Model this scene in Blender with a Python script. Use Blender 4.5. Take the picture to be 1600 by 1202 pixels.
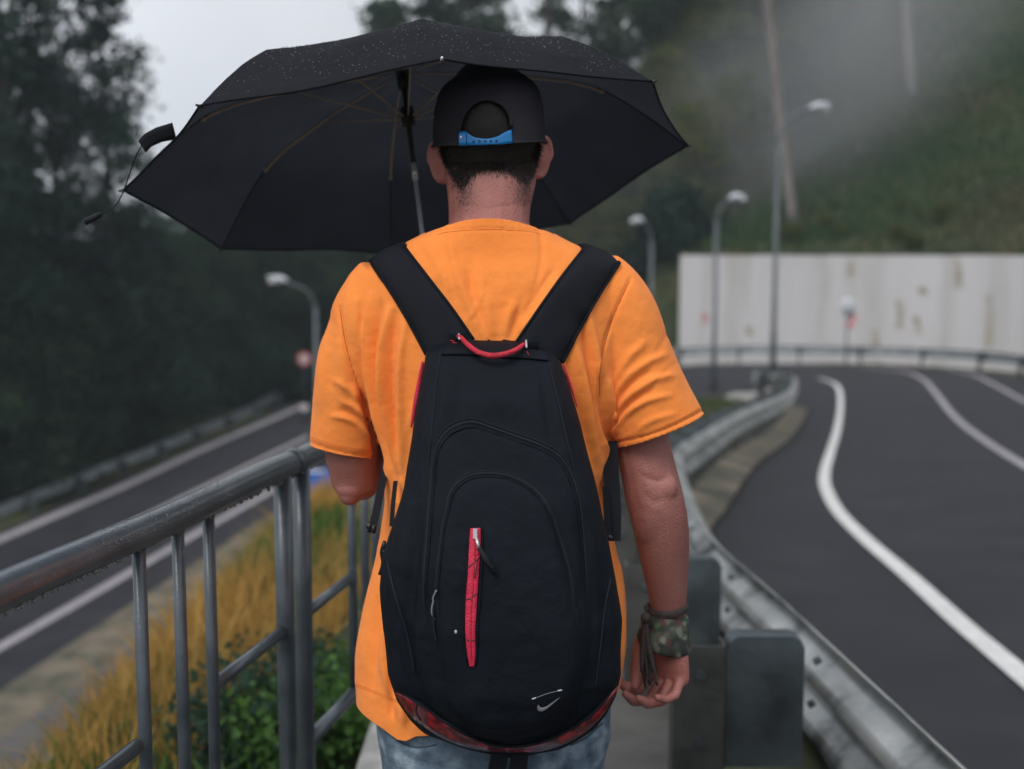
import bpy, bmesh, math, random
import numpy as np
from mathutils import Vector, Matrix
from mathutils.bvhtree import BVHTree
from mathutils.kdtree import KDTree

for o in list(bpy.data.objects):
    bpy.data.objects.remove(o)
S = bpy.context.scene
COL = S.collection
rnd = random.Random(7)
npr = np.random.default_rng(11)

# ------------------------------------------------------------------ camera
F = 1900.0                                   # focal length in photograph pixels (1600 wide)
TH = math.atan(206 / F)                      # the camera looks slightly down
CT, ST = math.cos(TH), math.sin(TH)
EYE = np.array([0.0, 0.0, 1.5])
cd = bpy.data.cameras.new('camera')
cam = bpy.data.objects.new('camera', cd)
COL.objects.link(cam)
cam.location = EYE
cam.rotation_euler = (math.pi / 2 - TH, 0, 0)
cd.sensor_width = 36
cd.lens = 36 * F / 1600
cd.clip_start = 0.05
cd.clip_end = 3000
cd.dof.use_dof = True
cd.dof.focus_distance = 1.86
cd.dof.aperture_fstop = 2.7
cd.dof.aperture_blades = 0
S.camera = cam

# ------------------------------------------------------------------ world, sun, exposure
SUN_EL, SUN_AZ = math.radians(50), math.radians(210)     # behind the camera, a little to the left
w = bpy.data.worlds.new('World')
S.world = w
w.use_nodes = True
nt = w.node_tree
nt.nodes.clear()
def wn(t, **k):
    n = nt.nodes.new(t)
    for a, b in k.items():
        setattr(n, a, b)
    return n
sky = wn('ShaderNodeTexSky', sky_type='NISHITA', sun_disc=False)
sky.sun_elevation = SUN_EL
sky.sun_rotation = SUN_AZ
sky.air_density = 1.0
sky.dust_density = 4.0
hs = wn('ShaderNodeHueSaturation')
hs.inputs['Saturation'].default_value = 0.18
tc = wn('ShaderNodeTexCoord')
sx = wn('ShaderNodeSeparateXYZ')
mr = wn('ShaderNodeMapRange')                # the overcast sky: brighter overhead, evenly all round
mr.inputs['From Min'].default_value = 0.0
mr.inputs['From Max'].default_value = 1.0
mr.inputs['To Min'].default_value = 9.6
mr.inputs['To Max'].default_value = 12.0
noi = wn('ShaderNodeTexNoise')
noi.inputs['Scale'].default_value = 2.6
noi.inputs['Detail'].default_value = 5
nm = wn('ShaderNodeMapRange')
nm.inputs['From Min'].default_value = 0.3
nm.inputs['From Max'].default_value = 0.7
nm.inputs['To Min'].default_value = 0.86
nm.inputs['To Max'].default_value = 1.1
mul = wn('ShaderNodeMath', operation='MULTIPLY')
cc = wn('ShaderNodeMix', data_type='RGBA', blend_type='MULTIPLY')
cc.inputs[0].default_value = 1
cc.inputs[6].default_value = (0.95, 0.985, 1.055, 1)
mx = wn('ShaderNodeMix', data_type='RGBA')
mx.inputs[0].default_value = 0.82
bg = wn('ShaderNodeBackground')
bg.inputs['Strength'].default_value = 0.074
out = wn('ShaderNodeOutputWorld')
L = nt.links.new
L(sky.outputs[0], hs.inputs['Color'])
L(tc.outputs['Generated'], sx.inputs[0])
L(sx.outputs['Z'], mr.inputs['Value'])
L(tc.outputs['Generated'], noi.inputs['Vector'])
L(noi.outputs['Fac'], nm.inputs['Value'])
L(mr.outputs[0], mul.inputs[0])
L(nm.outputs[0], mul.inputs[1])
L(mul.outputs[0], cc.inputs[7])
L(hs.outputs[0], mx.inputs[6])
L(cc.outputs[2], mx.inputs[7])
L(mx.outputs[2], bg.inputs['Color'])
L(bg.outputs[0], out.inputs['Surface'])

sd = bpy.data.lights.new('sun', 'SUN')
sd.energy = 1.5
sd.angle = math.radians(28)
sd.color = (1.0, 0.95, 0.88)
sun = bpy.data.objects.new('sun', sd)
COL.objects.link(sun)
sdir = Vector((math.sin(SUN_AZ) * math.cos(SUN_EL), math.cos(SUN_AZ) * math.cos(SUN_EL), math.sin(SUN_EL)))
sun.rotation_euler = sdir.to_track_quat('Z', 'Y').to_euler()
sun.location = (0, -5, 12)

S.view_settings.view_transform = 'Standard'
S.view_settings.look = 'None'
S.view_settings.exposure = 0.36
S.view_settings.gamma = 1.0
S.view_settings.use_curve_mapping = False
S.render.engine = 'CYCLES'
S.cycles.use_denoising = True
S.cycles.max_bounces = 6
S.cycles.diffuse_bounces = 3
S.cycles.glossy_bounces = 3
S.cycles.transmission_bounces = 4
S.cycles.transparent_max_bounces = 8
S.cycles.volume_bounces = 0
S.cycles.caustics_reflective = False
S.cycles.caustics_refractive = False

# ------------------------------------------------------------------ helpers
def P(px, py, Y):
    """the point of the place seen at a photograph pixel, Y metres ahead of the camera"""
    u, v = (px - 800) / F, -(py - 601) / F
    d = np.array([u, CT + v * ST, v * CT - ST])
    return EYE + d * (Y / d[1])

def ray(px, py):
    u, v = (px - 800) / F, -(py - 601) / F
    return Vector((u, CT + v * ST, v * CT - ST)).normalized()

def proj(p):
    p = np.asarray(p, float) - EYE
    fw = p[..., 1] * CT - p[..., 2] * ST
    up = p[..., 1] * ST + p[..., 2] * CT
    return 800 + F * p[..., 0] / fw, 601 - F * up / fw

def hit(bvh, px, py):
    h = bvh.ray_cast(Vector(EYE), ray(px, py))
    return (h[0], h[1]) if h[0] is not None else (None, None)

def smooth_path(pts, n):
    """Catmull-Rom through any-dimensional points, n samples"""
    p = np.asarray(pts, float)
    t = np.linspace(0, len(p) - 1, n)
    i = np.minimum(t.astype(int), len(p) - 2)
    u = (t - i)[:, None]
    g = lambda k: p[np.clip(k, 0, len(p) - 1)]
    a, b, c, d = g(i - 1), g(i), g(i + 1), g(i + 2)
    return 0.5 * (2 * b + (c - a) * u + (2 * a - 5 * b + 4 * c - d) * u ** 2 + (3 * b - a - 3 * c + d) * u ** 3)

def resample(pts, step):
    p = np.asarray(pts, float)
    s = np.concatenate([[0], np.cumsum(np.linalg.norm(np.diff(p, axis=0), axis=1))])
    n = max(2, int(s[-1] / step) + 1)
    q = np.linspace(0, s[-1], n)
    return np.stack([np.interp(q, s, p[:, k]) for k in range(p.shape[1])], 1)

class MB:
    def __init__(self):
        self.v, self.f = [], []
    def add(self, v, f):
        o = len(self.v)
        self.v += [tuple(map(float, a)) for a in v]
        self.f += [tuple(i + o for i in a) for a in f]
        return self
    def loft(self, rings, cap=True, closed=True):
        n = len(rings[0]); v = [p for r in rings for p in r]; f = []
        m = n if closed else n - 1
        for i in range(len(rings) - 1):
            for j in range(m):
                k = (j + 1) % n
                f.append((i * n + j, i * n + k, (i + 1) * n + k, (i + 1) * n + j))
        if cap and closed:
            f.append(tuple(range(n - 1, -1, -1)))
            f.append(tuple((len(rings) - 1) * n + j for j in range(n)))
        return self.add(v, f)
    def tube(self, pts, r, seg=10, cap=True, flat=None):
        """round tube; r a number or one per point; flat=(ratio, axis) squashes it"""
        p = np.asarray(pts, float); n = len(p)
        r = np.full(n, r) if np.isscalar(r) else np.asarray(r, float)
        t = np.gradient(p, axis=0); t /= np.linalg.norm(t, axis=1)[:, None] + 1e-12
        ref = np.array([0, 0, 1.0]) if abs(t[0][2]) < 0.9 else np.array([0, 1.0, 0])
        a = np.cross(t[0], ref); a /= np.linalg.norm(a)
        rings = []
        for i in range(n):
            a = a - t[i] * np.dot(a, t[i]); a /= np.linalg.norm(a)
            b = np.cross(t[i], a)
            ring = []
            for k in range(seg):
                w_ = 2 * math.pi * k / seg
                d = a * math.cos(w_) + b * math.sin(w_)
                if flat is not None:
                    ax = np.asarray(flat[1], float)
                    d = d - ax * np.dot(d, ax) * (1 - flat[0])
                ring.append(p[i] + d * r[i])
            rings.append(ring)
        return self.loft(rings, cap)
    def box(self, c, s, R=None, taper=1.0):
        c = np.asarray(c, float); hx, hy, hz = [x / 2 for x in s]
        v = []
        for z, k in ((-hz, 1), (hz, taper)):
            for x, y in ((-hx, -hy), (hx, -hy), (hx, hy), (-hx, hy)):
                q = np.array([x * k, y * k, z])
                if R is not None:
                    q = np.asarray(R) @ q
                v.append(c + q)
        return self.add(v, [(3, 2, 1, 0), (4, 5, 6, 7), (0, 1, 5, 4), (1, 2, 6, 5), (2, 3, 7, 6), (3, 0, 4, 7)])
    def ell(self, c, r, R=None, seg=16, rings=10):
        c = np.asarray(c, float); rr = []
        for i in range(rings + 1):
            a = -math.pi / 2 + math.pi * (0.02 + 0.96 * i / rings)
            ring = []
            for j in range(seg):
                b = 2 * math.pi * j / seg
                q = np.array([r[0] * math.cos(a) * math.cos(b), r[1] * math.cos(a) * math.sin(b), r[2] * math.sin(a)])
                if R is not None:
                    q = np.asarray(R) @ q
                ring.append(c + q)
            rr.append(ring)
        return self.loft(rr)
    def mesh(self, name, m=None, smooth=True):
        me = bpy.data.meshes.new(name)
        me.from_pydata(self.v, [], self.f)
        me.validate()
        if m is not None:
            me.materials.append(m)
        if smooth:
            me.polygons.foreach_set('use_smooth', [True] * len(me.polygons))
        me.update()
        return me
    def build(self, name, m=None, parent=None, smooth=True, **kw):
        return link(name, self.mesh(name, m, smooth), parent, **kw)

def link(name, data, parent=None, label=None, cat=None, group=None, kind=None):
    o = bpy.data.objects.new(name, data)
    COL.objects.link(o)
    if parent is not None:
        o.parent = parent
        if parent.parent is None:
            o.matrix_parent_inverse = Matrix.Translation(parent.location).inverted()
    tag(o, label, cat, group, kind)
    return o

def tag(o, label=None, cat=None, group=None, kind=None):
    if label: o['label'] = label
    if cat: o['category'] = cat
    if group: o['group'] = group
    if kind: o['kind'] = kind
    return o

def thing(name, loc, label, cat, group=None, kind=None):
    o = bpy.data.objects.new(name, None)
    o.location = loc
    o.empty_display_size = 0.1
    COL.objects.link(o)
    return tag(o, label, cat, group, kind)

def np_mesh(name, v, f, m, smooth=False):
    """big meshes from arrays; f is (n,3) or (n,4)"""
    v = np.asarray(v, np.float32); f = np.asarray(f, np.int32)
    me = bpy.data.meshes.new(name)
    k = f.shape[1]
    me.vertices.add(len(v)); me.vertices.foreach_set('co', v.ravel())
    me.loops.add(f.size); me.loops.foreach_set('vertex_index', f.ravel())
    me.polygons.add(len(f)); me.polygons.foreach_set('loop_start', np.arange(len(f), dtype=np.int32) * k)
    me.polygons.foreach_set('use_smooth', np.full(len(f), smooth))
    me.update(calc_edges=True)
    if m is not None:
        me.materials.append(m)
    return me

def voxel(mb, size, smooth=6):
    """union of closed lofts as one continuous surface"""
    me = mb.mesh('tmp', None)
    o = bpy.data.objects.new('tmp', me); COL.objects.link(o)
    m = o.modifiers.new('r', 'REMESH'); m.mode = 'VOXEL'; m.voxel_size = size
    if smooth:
        q = o.modifiers.new('s', 'SMOOTH'); q.factor = 0.5; q.iterations = smooth
    dg = bpy.context.evaluated_depsgraph_get()
    r = bpy.data.meshes.new_from_object(o.evaluated_get(dg))
    bpy.data.objects.remove(o)
    r.polygons.foreach_set('use_smooth', [True] * len(r.polygons))
    return r

def get_co(me):
    a = np.empty(len(me.vertices) * 3, np.float32); me.vertices.foreach_get('co', a)
    return a.reshape(-1, 3).astype(float)
def get_no(me):
    a = np.empty(len(me.vertices) * 3, np.float32); me.vertices.foreach_get('normal', a)
    return a.reshape(-1, 3).astype(float)
def set_co(me, c):
    me.vertices.foreach_set('co', np.asarray(c, np.float32).ravel()); me.update()
def bvh_of(me):
    return BVHTree.FromPolygons([v.co for v in me.vertices], [tuple(p.vertices) for p in me.polygons])

def seg_dist(x, y, poly, closed=False):
    """distance of many points to a polyline, and the position along it (0..1)"""
    p = np.asarray(poly, float)
    if closed:
        p = np.vstack([p, p[:1]])
    best = np.full(x.shape, 1e9); pos = np.zeros(x.shape)
    for i in range(len(p) - 1):
        a, b = p[i], p[i + 1]
        d = b - a; l2 = max(d @ d, 1e-9)
        t = np.clip(((x - a[0]) * d[0] + (y - a[1]) * d[1]) / l2, 0, 1)
        q = np.hypot(x - a[0] - t * d[0], y - a[1] - t * d[1])
        m = q < best
        best = np.where(m, q, best); pos = np.where(m, (i + t) / (len(p) - 1), pos)
    return best, pos

def inside(x, y, poly):
    p = np.asarray(poly, float); r = np.zeros(x.shape, bool); j = len(p) - 1
    for i in range(len(p)):
        c = ((p[i][1] > y) != (p[j][1] > y)) & (x < (p[j][0] - p[i][0]) * (y - p[i][1]) / (p[j][1] - p[i][1] + 1e-12) + p[i][0])
        r ^= c; j = i
    return r

def sstep(a, b, x):
    t = np.clip((x - a) / (b - a), 0, 1)
    return t * t * (3 - 2 * t)

# ------------------------------------------------------------------ materials
def mat(name, col, rough=0.7, var=None, scale=8.0, detail=4.0, bump=0.0, bscale=60.0, metal=0.0, spec=0.5, sheen=0.0,
        sss=0.0, coat=0.0, trans=0.0, mid=None, stretch=None, rvar=0.0, attr=None):
    m = bpy.data.materials.new(name); m.use_nodes = True
    t = m.node_tree; b = t.nodes['Principled BSDF']
    b.inputs['Roughness'].default_value = rough
    b.inputs['Metallic'].default_value = metal
    b.inputs['Specular IOR Level'].default_value = spec
    b.inputs['Base Color'].default_value = (*col, 1)
    if sheen: b.inputs['Sheen Weight'].default_value = sheen
    if coat:
        b.inputs['Coat Weight'].default_value = coat; b.inputs['Coat Roughness'].default_value = 0.15
    if sss:
        b.inputs['Subsurface Weight'].default_value = sss
        b.inputs['Subsurface Radius'].default_value = (1.0, 0.35, 0.2)
        b.inputs['Subsurface Scale'].default_value = 0.006
    tcn = t.nodes.new('ShaderNodeTexCoord'); vec = tcn.outputs['Object']
    if stretch:
        mp = t.nodes.new('ShaderNodeMapping'); mp.inputs['Scale'].default_value = stretch
        t.links.new(vec, mp.inputs['Vector']); vec = mp.outputs[0]
    cout = None
    if var is not None:
        n = t.nodes.new('ShaderNodeTexNoise'); n.inputs['Scale'].default_value = scale; n.inputs['Detail'].default_value = detail
        t.links.new(vec, n.inputs['Vector'])
        r = t.nodes.new('ShaderNodeValToRGB')
        r.color_ramp.elements[0].position = 0.32; r.color_ramp.elements[1].position = 0.68
        r.color_ramp.elements[0].color = (*col, 1); r.color_ramp.elements[1].color = (*var, 1)
        if mid is not None:
            e = r.color_ramp.elements.new(0.5); e.color = (*mid, 1)
        t.links.new(n.outputs['Fac'], r.inputs[0]); cout = r.outputs[0]
        if rvar:
            q = t.nodes.new('ShaderNodeMapRange'); q.inputs['To Min'].default_value = rough - rvar; q.inputs['To Max'].default_value = rough + rvar
            t.links.new(n.outputs['Fac'], q.inputs['Value']); t.links.new(q.outputs[0], b.inputs['Roughness'])
    if attr:                                   # mix to another colour by a point attribute (stubble, painted arm shade, print)
        a = t.nodes.new('ShaderNodeAttribute'); a.attribute_name = attr[0]
        x = t.nodes.new('ShaderNodeMix'); x.data_type = 'RGBA'
        t.links.new(a.outputs['Fac'], x.inputs[0])
        if cout is not None: t.links.new(cout, x.inputs[6])
        else: x.inputs[6].default_value = (*col, 1)
        x.inputs[7].default_value = (*attr[1], 1); cout = x.outputs[2]
    if cout is not None:
        t.links.new(cout, b.inputs['Base Color'])
    if bump:
        n2 = t.nodes.new('ShaderNodeTexNoise'); n2.inputs['Scale'].default_value = bscale; n2.inputs['Detail'].default_value = 5
        t.links.new(vec, n2.inputs['Vector'])
        bp = t.nodes.new('ShaderNodeBump'); bp.inputs['Strength'].default_value = bump; bp.inputs['Distance'].default_value = 0.01
        t.links.new(n2.outputs['Fac'], bp.inputs['Height']); t.links.new(bp.outputs[0], b.inputs['Normal'])
    if trans:                                  # leaves let some light through
        tr = t.nodes.new('ShaderNodeBsdfTranslucent'); mxs = t.nodes.new('ShaderNodeMixShader'); mxs.inputs[0].default_value = trans
        if cout is not None: t.links.new(cout, tr.inputs['Color'])
        else: tr.inputs['Color'].default_value = (*col, 1)
        t.links.new(b.outputs[0], mxs.inputs[1]); t.links.new(tr.outputs[0], mxs.inputs[2])
        t.links.new(mxs.outputs[0], t.nodes['Material Output'].inputs['Surface'])
    return m

def weave(m, scale=900.0, strength=0.25, dist=0.0006):
    """woven cloth relief: two crossed wave patterns"""
    t = m.node_tree; b = t.nodes['Principled BSDF']
    tcn = t.nodes.new('ShaderNodeTexCoord')
    hs_ = []
    for d in ('X', 'Z'):
        wv = t.nodes.new('ShaderNodeTexWave'); wv.bands_direction = d; wv.inputs['Scale'].default_value = scale; wv.inputs['Distortion'].default_value = 1.5
        t.links.new(tcn.outputs['Object'], wv.inputs['Vector']); hs_.append(wv.outputs['Fac'])
    ad = t.nodes.new('ShaderNodeMath'); ad.operation = 'ADD'
    t.links.new(hs_[0], ad.inputs[0]); t.links.new(hs_[1], ad.inputs[1])
    bp = t.nodes.new('ShaderNodeBump'); bp.inputs['Strength'].default_value = strength; bp.inputs['Distance'].default_value = dist
    t.links.new(ad.outputs[0], bp.inputs['Height'])
    old = b.inputs['Normal'].links
    if old: t.links.new(old[0].from_socket, bp.inputs['Normal'])
    t.links.new(bp.outputs[0], b.inputs['Normal'])
    return m

M = {}
M['asphalt'] = mat('asphalt', (0.019, 0.0193, 0.0245), 0.7, (0.03, 0.0295, 0.036), 1.3, 8, 0.5, 180, rvar=0.12, spec=.22)
M['line'] = mat('line_paint', (0.66, 0.66, 0.66), 0.6, (0.5, 0.5, 0.5), 9, 6, 0.2, 120)
M['line_worn'] = mat('worn_line_paint', (0.36, 0.34, 0.37), 0.6, (0.25, 0.24, 0.26), 6, 6, 0.2, 120)
M['soil'] = mat('soil_and_turf', (0.026, 0.033, 0.014), 0.95, (0.07, 0.055, 0.028), 0.8, 8, 0.8, 20, mid=(0.04, 0.048, 0.017))
M['concrete'] = mat('concrete', (0.2, 0.2, 0.195), 0.85, (0.33, 0.33, 0.32), 12, 8, 0.5, 90)
M['dirt'] = mat('dry_verge', (0.17, 0.14, 0.105), 0.95, (0.045, 0.05, 0.035), 1.6, 9, 0.8, 30)
M['path'] = mat('grey_path', (0.055, 0.055, 0.06), 0.9, (0.1, 0.096, 0.095), 1.6, 7, 0.5, 60)
M['wall'] = None
M['galv'] = mat('galvanised_steel', (0.66, 0.67, 0.66), 0.36, (0.09, 0.1, 0.105), 4.2, 9, 0.1, 60, metal=0.65, rvar=0.12, mid=(0.5, 0.52, 0.52))
M['galv_dark'] = mat('weathered_galvanised_steel', (0.095, 0.118, 0.13), 0.55, (0.035, 0.044, 0.05), 6, 9, 0.25, 40, metal=0.4, rvar=0.12, mid=(0.07, 0.088, 0.098))
M['rail_paint'] = mat('grey_rail_paint', (0.085, 0.105, 0.125), 0.34, (0.05, 0.064, 0.078), 14, 6, 0.14, 240, metal=0.2, coat=0.3)
M['lamp_post'] = mat('lamp_post_paint', (0.1, 0.12, 0.13), 0.5, (0.075, 0.09, 0.1), 3, metal=0.3)
M['lamp_head'] = mat('lamp_head_shell', (0.46, 0.49, 0.54), 0.4)
M['black'] = mat('black_plastic', (0.014, 0.015, 0.017), 0.45)
M['bark'] = mat('dark_bark', (0.035, 0.03, 0.027), 0.95, (0.075, 0.066, 0.06), 6, 6, 0.8, 20, stretch=(1, 1, 0.2))
M['pale_bark'] = mat('pale_bark', (0.23, 0.21, 0.2), 0.9, (0.13, 0.12, 0.115), 5, 6, 0.6, 20, stretch=(1, 1, 0.25))
M['leaf_dark'] = mat('dark_leaf', (0.009, 0.024, 0.021), 0.7, (0.032, 0.064, 0.044), 0.6, 4, trans=0.4, spec=.12)
M['leaf_mid'] = mat('mid_green_leaf', (0.018, 0.045, 0.036), 0.7, (0.056, 0.092, 0.046), 0.5, 4, trans=0.4, spec=.12)
M['leaf_olive'] = mat('olive_leaf', (0.044, 0.075, 0.03), 0.7, (0.13, 0.135, 0.035), 0.5, 4, trans=0.4, spec=.12)
M['leaf_bright'] = mat('fresh_green_leaf', (0.035, 0.095, 0.022), 0.6, (0.075, 0.15, 0.03), 4, 3, trans=0.3, spec=.2)
M['grass_dry'] = mat('yellow_grass', (0.46, 0.27, 0.065), 0.8, (0.2, 0.165, 0.05), 0.8, 5, trans=0.35, mid=(0.4, 0.24, 0.06))
M['grass_hill'] = mat('hill_grass', (0.036, 0.08, 0.036), 0.85, (0.08, 0.076, 0.04), 0.16, 4, trans=0.3, mid=(0.054, 0.092, 0.036), spec=.1)
M['sign_red'] = mat('red_sign', (0.55, 0.06, 0.07), 0.4)
M['sign_white'] = mat('white_sign', (0.75, 0.75, 0.75), 0.4)
M['sign_blue'] = mat('blue_sign', (0.015, 0.14, 0.55), 0.35)
M['water_specks'] = mat('water_specks', (0.2, 0.21, 0.24), 0.1, spec=0.9)
M['post_steel'] = mat('rusty_post_steel', (0.085, 0.088, 0.084), 0.6, (0.032, 0.034, 0.034), 8, 9, 0.3, 40, metal=0.3, mid=(0.062, 0.064, 0.06))
M['water'] = mat('water_drop', (0.16, 0.18, 0.2), 0.06, spec=1.0)
M['shirt'] = weave(mat('orange_cotton', (0.97, 0.3, 0.066), 0.9, (0.93, 0.268, 0.054), 9, 6, 0.32, 42, sheen=0.1, spec=.15), 520, 0.25)
M['stitch'] = mat('orange_stitching', (0.55, 0.14, 0.025), 0.9)
M['skin'] = mat('skin', (0.42, 0.168, 0.14), 0.5, (0.34, 0.118, 0.1), 15, 8, 0.3, 330, sss=0.1, mid=(0.39, 0.148, 0.124), attr=('stubble_arm_shade', (0.035, 0.025, 0.022)))
M['hair'] = mat('dark_hair', (0.009, 0.0075, 0.0065), 0.5, (0.018, 0.0135, 0.0105), 60, spec=.3)
M['cap'] = weave(mat('charcoal_cap_cloth', (0.033, 0.032, 0.041), 0.9, (0.041, 0.039, 0.049), 30, spec=.12), 700, 0.4)
M['strap_blue'] = mat('blue_plastic_strap', (0.0, 0.19, 0.52), 0.3, coat=0.3)
M['denim'] = weave(mat('washed_denim', (0.07, 0.11, 0.16), 0.88, (0.3, 0.38, 0.45), 26, 10, 0.3, 160, mid=(0.15, 0.21, 0.275), spec=.15), 600, 0.4)
M['denim_seam'] = mat('denim_seam', (0.04, 0.06, 0.085), 0.9)
M['shoe'] = mat('dark_shoe', (0.03, 0.03, 0.032), 0.6)
M['canopy'] = weave(mat('umbrella_cloth', (0.0225, 0.0255, 0.0325), 0.65, (0.028, 0.031, 0.039), 12, 4, 0.3, 40, spec=.06, trans=.5), 500, 0.15)
M['rib'] = mat('bronze_rib', (0.72, 0.59, 0.48), 0.4, metal=0.1)
M['steel'] = mat('polished_steel', (0.74, 0.77, 0.84), 0.25, metal=0.35)
M['pack'] = weave(mat('black_nylon', (0.0046, 0.0068, 0.0112), 0.62, (0.0068, 0.0095, 0.0148), 7, 6, 0.45, 34, spec=.12), 700, 0.3)
M['pack_web'] = weave(mat('black_padded_strap', (0.006, 0.0078, 0.0125), 0.75, (0.008, 0.0102, 0.0155), 12, spec=.22), 900, 0.35)
M['pack_zip'] = mat('zip_tape', (0.010, 0.0125, 0.0175), 0.55, spec=.2, bump=0.4, bscale=900)
M['red'] = mat('red_cord', (0.62, 0.02, 0.05), 0.5, (0.42, 0.012, 0.03), 60, 4, 0.6, 300)
M['zip_red'] = mat('red_zip_tape', (0.7, 0.02, 0.08), 0.5, (0.5, 0.015, 0.05), 70, 4, 0.4, 400)
M['print'] = mat('grey_print', (0.2, 0.2, 0.23), 0.5)
M['print_bright'] = mat('pale_print', (0.45, 0.45, 0.48), 0.5)

def ramp_mat(name, stops, build, rough=0.6, coat=0.0):
    m = bpy.data.materials.new(name); m.use_nodes = True
    t = m.node_tree; b = t.nodes['Principled BSDF']; b.inputs['Roughness'].default_value = rough
    b.inputs['Coat Weight'].default_value = coat
    fac = build(t)
    r = t.nodes.new('ShaderNodeValToRGB'); e = r.color_ramp.elements
    e[0].position, e[0].color = stops[0][0], (*stops[0][1], 1); e[1].position, e[1].color = stops[-1][0], (*stops[-1][1], 1)
    for p_, c_ in stops[1:-1]:
        q = e.new(p_); q.color = (*c_, 1)
    t.links.new(fac, r.inputs[0]); t.links.new(r.outputs[0], b.inputs['Base Color'])
    return m

def wall_nodes(t):                              # rain streaks: noise stretched down the wall
    tcn = t.nodes.new('ShaderNodeTexCoord'); mp = t.nodes.new('ShaderNodeMapping'); mp.inputs['Scale'].default_value = (0.9, 0.9, 0.12)
    n = t.nodes.new('ShaderNodeTexNoise'); n.inputs['Scale'].default_value = 1.1; n.inputs['Detail'].default_value = 7; n.inputs['Roughness'].default_value = 0.6
    t.links.new(tcn.outputs['Object'], mp.inputs[0]); t.links.new(mp.outputs[0], n.inputs['Vector'])
    return n.outputs['Fac']
M['wall'] = ramp_mat('stained_whitewash', [(0.22, (0.3, 0.285, 0.25)), (0.36, (0.43, 0.42, 0.415)), (0.5, (0.51, 0.5, 0.515)), (0.75, (0.55, 0.54, 0.56))], wall_nodes, 0.9)

def plaid_nodes(t):
    tcn = t.nodes.new('ShaderNodeTexCoord'); n = t.nodes.new('ShaderNodeTexNoise')
    mp = t.nodes.new('ShaderNodeMapping'); mp.inputs['Scale'].default_value = (1.0, 1.0, 0.12); mp.inputs['Rotation'].default_value = (0, 0.35, 0)
    n.inputs['Scale'].default_value = 75; n.inputs['Detail'].default_value = 3
    t.links.new(tcn.outputs['Object'], mp.inputs[0]); t.links.new(mp.outputs[0], n.inputs['Vector'])
    return n.outputs['Fac']
M['red_vinyl'] = ramp_mat('red_vinyl', [(0.3, (0.05, 0.004, 0.007)), (0.5, (0.13, 0.007, 0.012)), (0.62, (0.38, 0.014, 0.025)), (0.78, (0.6, 0.02, 0.04))], plaid_nodes, 0.25, 0.6)

def band_nodes(t):
    tcn = t.nodes.new('ShaderNodeTexCoord'); n = t.nodes.new('ShaderNodeTexVoronoi'); n.inputs['Scale'].default_value = 100
    n2 = t.nodes.new('ShaderNodeTexNoise'); n2.inputs['Scale'].default_value = 70
    ad = t.nodes.new('ShaderNodeVectorMath'); ad.operation = 'MULTIPLY_ADD'; ad.inputs[1].default_value = (0.02, 0.02, 0.02)
    t.links.new(n2.outputs['Color'], ad.inputs[0]); t.links.new(tcn.outputs['Object'], ad.inputs[2])
    t.links.new(ad.outputs[0], n.inputs['Vector'])
    s = t.nodes.new('ShaderNodeSeparateColor'); t.links.new(n.outputs['Color'], s.inputs[0])
    return s.outputs[0]
M['band'] = ramp_mat('patterned_band', [(0.0, (0.012, 0.012, 0.014)), (0.3, (0.015, 0.016, 0.018)), (0.42, (0.02, 0.045, 0.02)), (0.55, (0.02, 0.02, 0.022)), (0.7, (0.16, 0.18, 0.14)), (0.8, (0.02, 0.02, 0.02)), (0.88, (0.1, 0.025, 0.025)), (0.94, (0.03, 0.07, 0.025)), (1.0, (0.22, 0.23, 0.2))], band_nodes, 0.8)
M['tassel'] = mat('braided_cord', (0.015, 0.014, 0.015), 0.8, (0.05, 0.035, 0.03), 200)
#SECTION2

# ------------------------------------------------------------------ road (a hairpin), verge, walkway, ground
KN = [  # inner x, y, drop below the eye   outer x, y, drop
    (1.15, -6, 1.2, 10, -6, 1.2), (1.15, -2, 1.36, 10, -2, 1.36), (1.15, 4, 1.84, 10.3, 4, 1.84), (1.4, 7.2, 2.1, 10.8, 8, 2.16), (1.55, 9.6, 2.29, 11.3, 12, 2.48),
    (1.95, 11.2, 2.42, 12, 16, 2.8), (3.15, 15.7, 2.78, 13.2, 22, 3.25), (4.85, 21, 3.2, 14.3, 28, 3.55), (6.7, 27.6, 3.6, 15, 34, 3.65),
    (7.0, 29.2, 3.65, 14.4, 37.6, 3.67), (6.2, 30.6, 3.7, 11, 40.0, 3.7), (3.5, 32, 3.9, 6, 41.5, 3.85), (0, 33.5, 4.6, 1, 43.8, 4.5),
    (-3, 35, 5.6, -4, 47, 5.5), (-5.2, 36, 6.6, -8.2, 46.5, 5.7), (-5.9, 34.5, 6.85, -9.6, 42, 6.2), (-9.0, 24.4, 8.0, -13.6, 30, 7.3), (-11, 17, 8.75, -16.5, 20, 8.4), (-13, 8, 9.5, -19, 8, 9.6), (-15, -4, 10.5, -21, -4, 10.5)]
KN = np.array(KN)
NT = 240
ki = smooth_path(np.c_[KN[:, 0:2], 1.5 - KN[:, 2]], NT)      # inner edge
ko = smooth_path(np.c_[KN[:, 3:5], 1.5 - KN[:, 5]], NT)      # outer edge

def ribbon(name, a, b, n, m, dz=0.0, kind='structure', parent=None, **kw):
    mb = MB(); rows = []
    for k in range(n + 1):
        t = k / n
        rows.append([tuple(a[i] * (1 - t) + b[i] * t + np.array([0, 0, dz])) for i in range(len(a))])
    mb.loft(rows, cap=False, closed=False)
    return mb.build(name, m, parent, kind=kind, **kw)

road = ribbon('road', ki, ko, 14, M['asphalt'])
road_bvh = bvh_of(road.data)

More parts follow.
